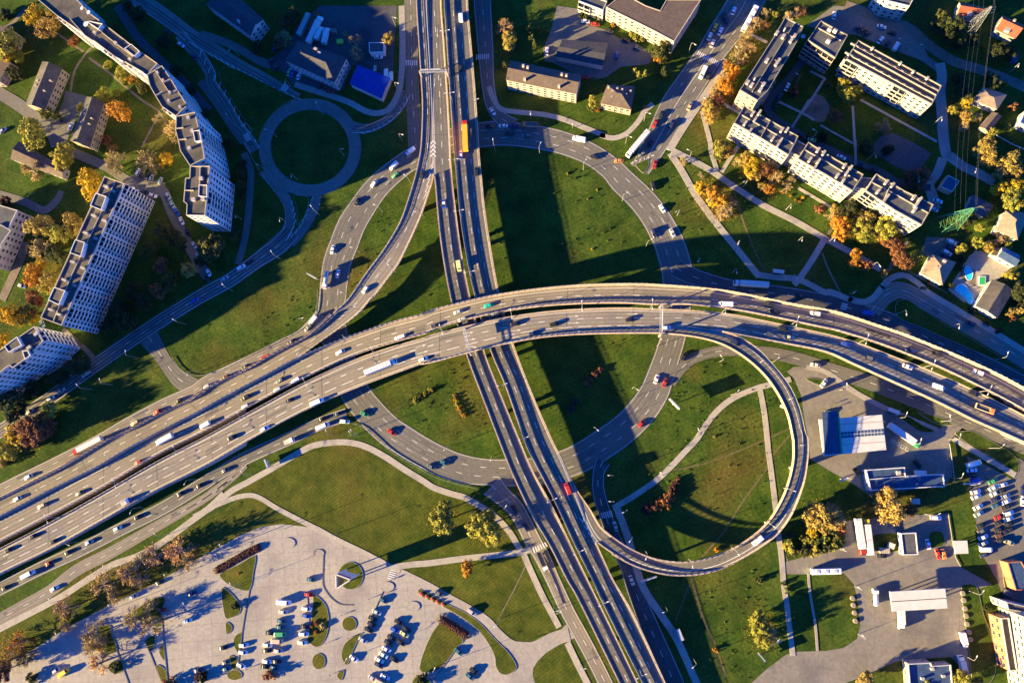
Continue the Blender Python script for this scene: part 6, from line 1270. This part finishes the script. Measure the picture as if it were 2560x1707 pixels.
# digger by the tower
q = P(L('44 2040,690')[0], 1.5); dg = empty('excavator', (q.x, q.y, .1), 'dark tracked digger parked by the orange walled hall', 'excavator', rz=rad(-30)); m = MB()
for sg in (-1, 1): m.box((0, sg*1.1, .45), (3.6, .6, .8))
m.build('track', 'rubber', dg); m = MB(); m.box((-.4, 0, 1.5), (2.8, 2.3, 1.0)); m.box((.3, .6, 2.4), (1.4, 1.0, 1.0)); m.build('body', 'steel_dark', dg); dg.children[-1].color = (.1, .09, .08, 1); m = MB(); m.tube((1, -.3, 1.8), (3.2, -.3, 3.4), .25, .2, 6); m.tube((3.2, -.3, 3.4), (4.6, -.3, 1.2), .2, .16, 6); m.box((4.7, -.3, .8), (.7, .9, .7)); m.build('boom', 'steel_dark', dg)
# ---------------------------------------------------------------- people
def person_mesh(seed):
    random.seed(seed); st = .22
    V_ = {'pel': (0, 0, .95), 'wai': (0, 0, 1.12), 'che': (.02, 0, 1.35), 'nec': (.02, 0, 1.50), 'hed': (.05, 0, 1.63), 'top': (.05, 0, 1.76), 'shl': (.02, .19, 1.43), 'ell': (-.08, .24, 1.17), 'hal': (.04, .25, .92), 'shr': (.02, -.19, 1.43), 'elr': (.05, -.24, 1.18), 'har': (.20, -.25, .96),
          'hil': (0, .10, .90), 'knl': (.14, .10, .52), 'fol': (st, .10, .10), 'tol': (st+.18, .10, .05), 'hir': (0, -.10, .90), 'knr': (-.02, -.10, .50), 'for': (-st, -.10, .12), 'tor': (-st+.16, -.10, .04)}
    R_ = {'pel': .15, 'wai': .13, 'che': .17, 'nec': .06, 'hed': .10, 'top': .085, 'shl': .075, 'ell': .055, 'hal': .04, 'shr': .075, 'elr': .055, 'har': .04, 'hil': .10, 'knl': .07, 'fol': .05, 'tol': .04, 'hir': .10, 'knr': .07, 'for': .05, 'tor': .04}
    E_ = ['pel wai', 'wai che', 'che nec', 'nec hed', 'hed top', 'che shl', 'shl ell', 'ell hal', 'che shr', 'shr elr', 'elr har', 'pel hil', 'hil knl', 'knl fol', 'fol tol', 'pel hir', 'hir knr', 'knr for', 'for tor']
    ks = list(V_); me = bpy.data.meshes.new('person'); me.from_pydata([V_[k] for k in ks], [tuple(ks.index(x) for x in e.split()) for e in E_], [])
    o = bpy.data.objects.new('person', me); C.objects.link(o); md = o.modifiers.new('skin', 'SKIN'); o.modifiers.new('sub', 'SUBSURF').levels = 1
    for k, sv in zip(ks, me.skin_vertices[0].data): sv.radius = (R_[k], R_[k]); sv.use_root = (k == 'pel')
    dg_ = bpy.context.evaluated_depsgraph_get(); ev = o.evaluated_get(dg_); m2 = bpy.data.meshes.new_from_object(ev); bpy.data.objects.remove(o); m2.materials.clear()
    for n_ in ('skin', 'coat', 'trousers', 'hair'): m2.materials.append(MAT[n_])
    for p in m2.polygons:
        z, y, x = p.center.z, abs(p.center.y), p.center.x
        p.material_index = 3 if z > 1.66 or (z > 1.52 and x < .02) else 0 if z > 1.5 or (z < .99 and y > .2) else 1 if z > .86 else 2
        p.use_smooth = True
    return m2
mat('skin', (.55, .36, .27), None, 1, .6); mat('coat', (.05, .05, .07), None, 1, .8); mat('trousers', (.03, .035, .06), None, 1, .85); mat('hair', (.06, .04, .03), None, 1, .8)
PM = person_mesh(3)
its = []
for p, f, k in toks('14 1868,562,200 1880,552,30 1450,1130,20 1232,1180,150 1655,745,10 1275,1490,60 455,1430,20 1795,700,30 42 378,1240,25 340,1212,25 975,1235,160 24 1290,1140,70 14 1385,905,20 33 1640,1040,90'):
    q = P(p, 1.2); o = bpy.data.objects.new('person', PM); C.objects.link(o); o.location = (q.x, q.y, .12); o.rotation_euler = (0, 0, rad(float(f[0]))); tag(o, None, 'person', 'people on foot'); its.append((o, 'person in a dark coat walking '+('across the square' if p[0] < 1200 else 'on the path inside the loop' if p[0] < 2000 else 'on the station forecourt'), p[0]))
order_labels(its, 'left')
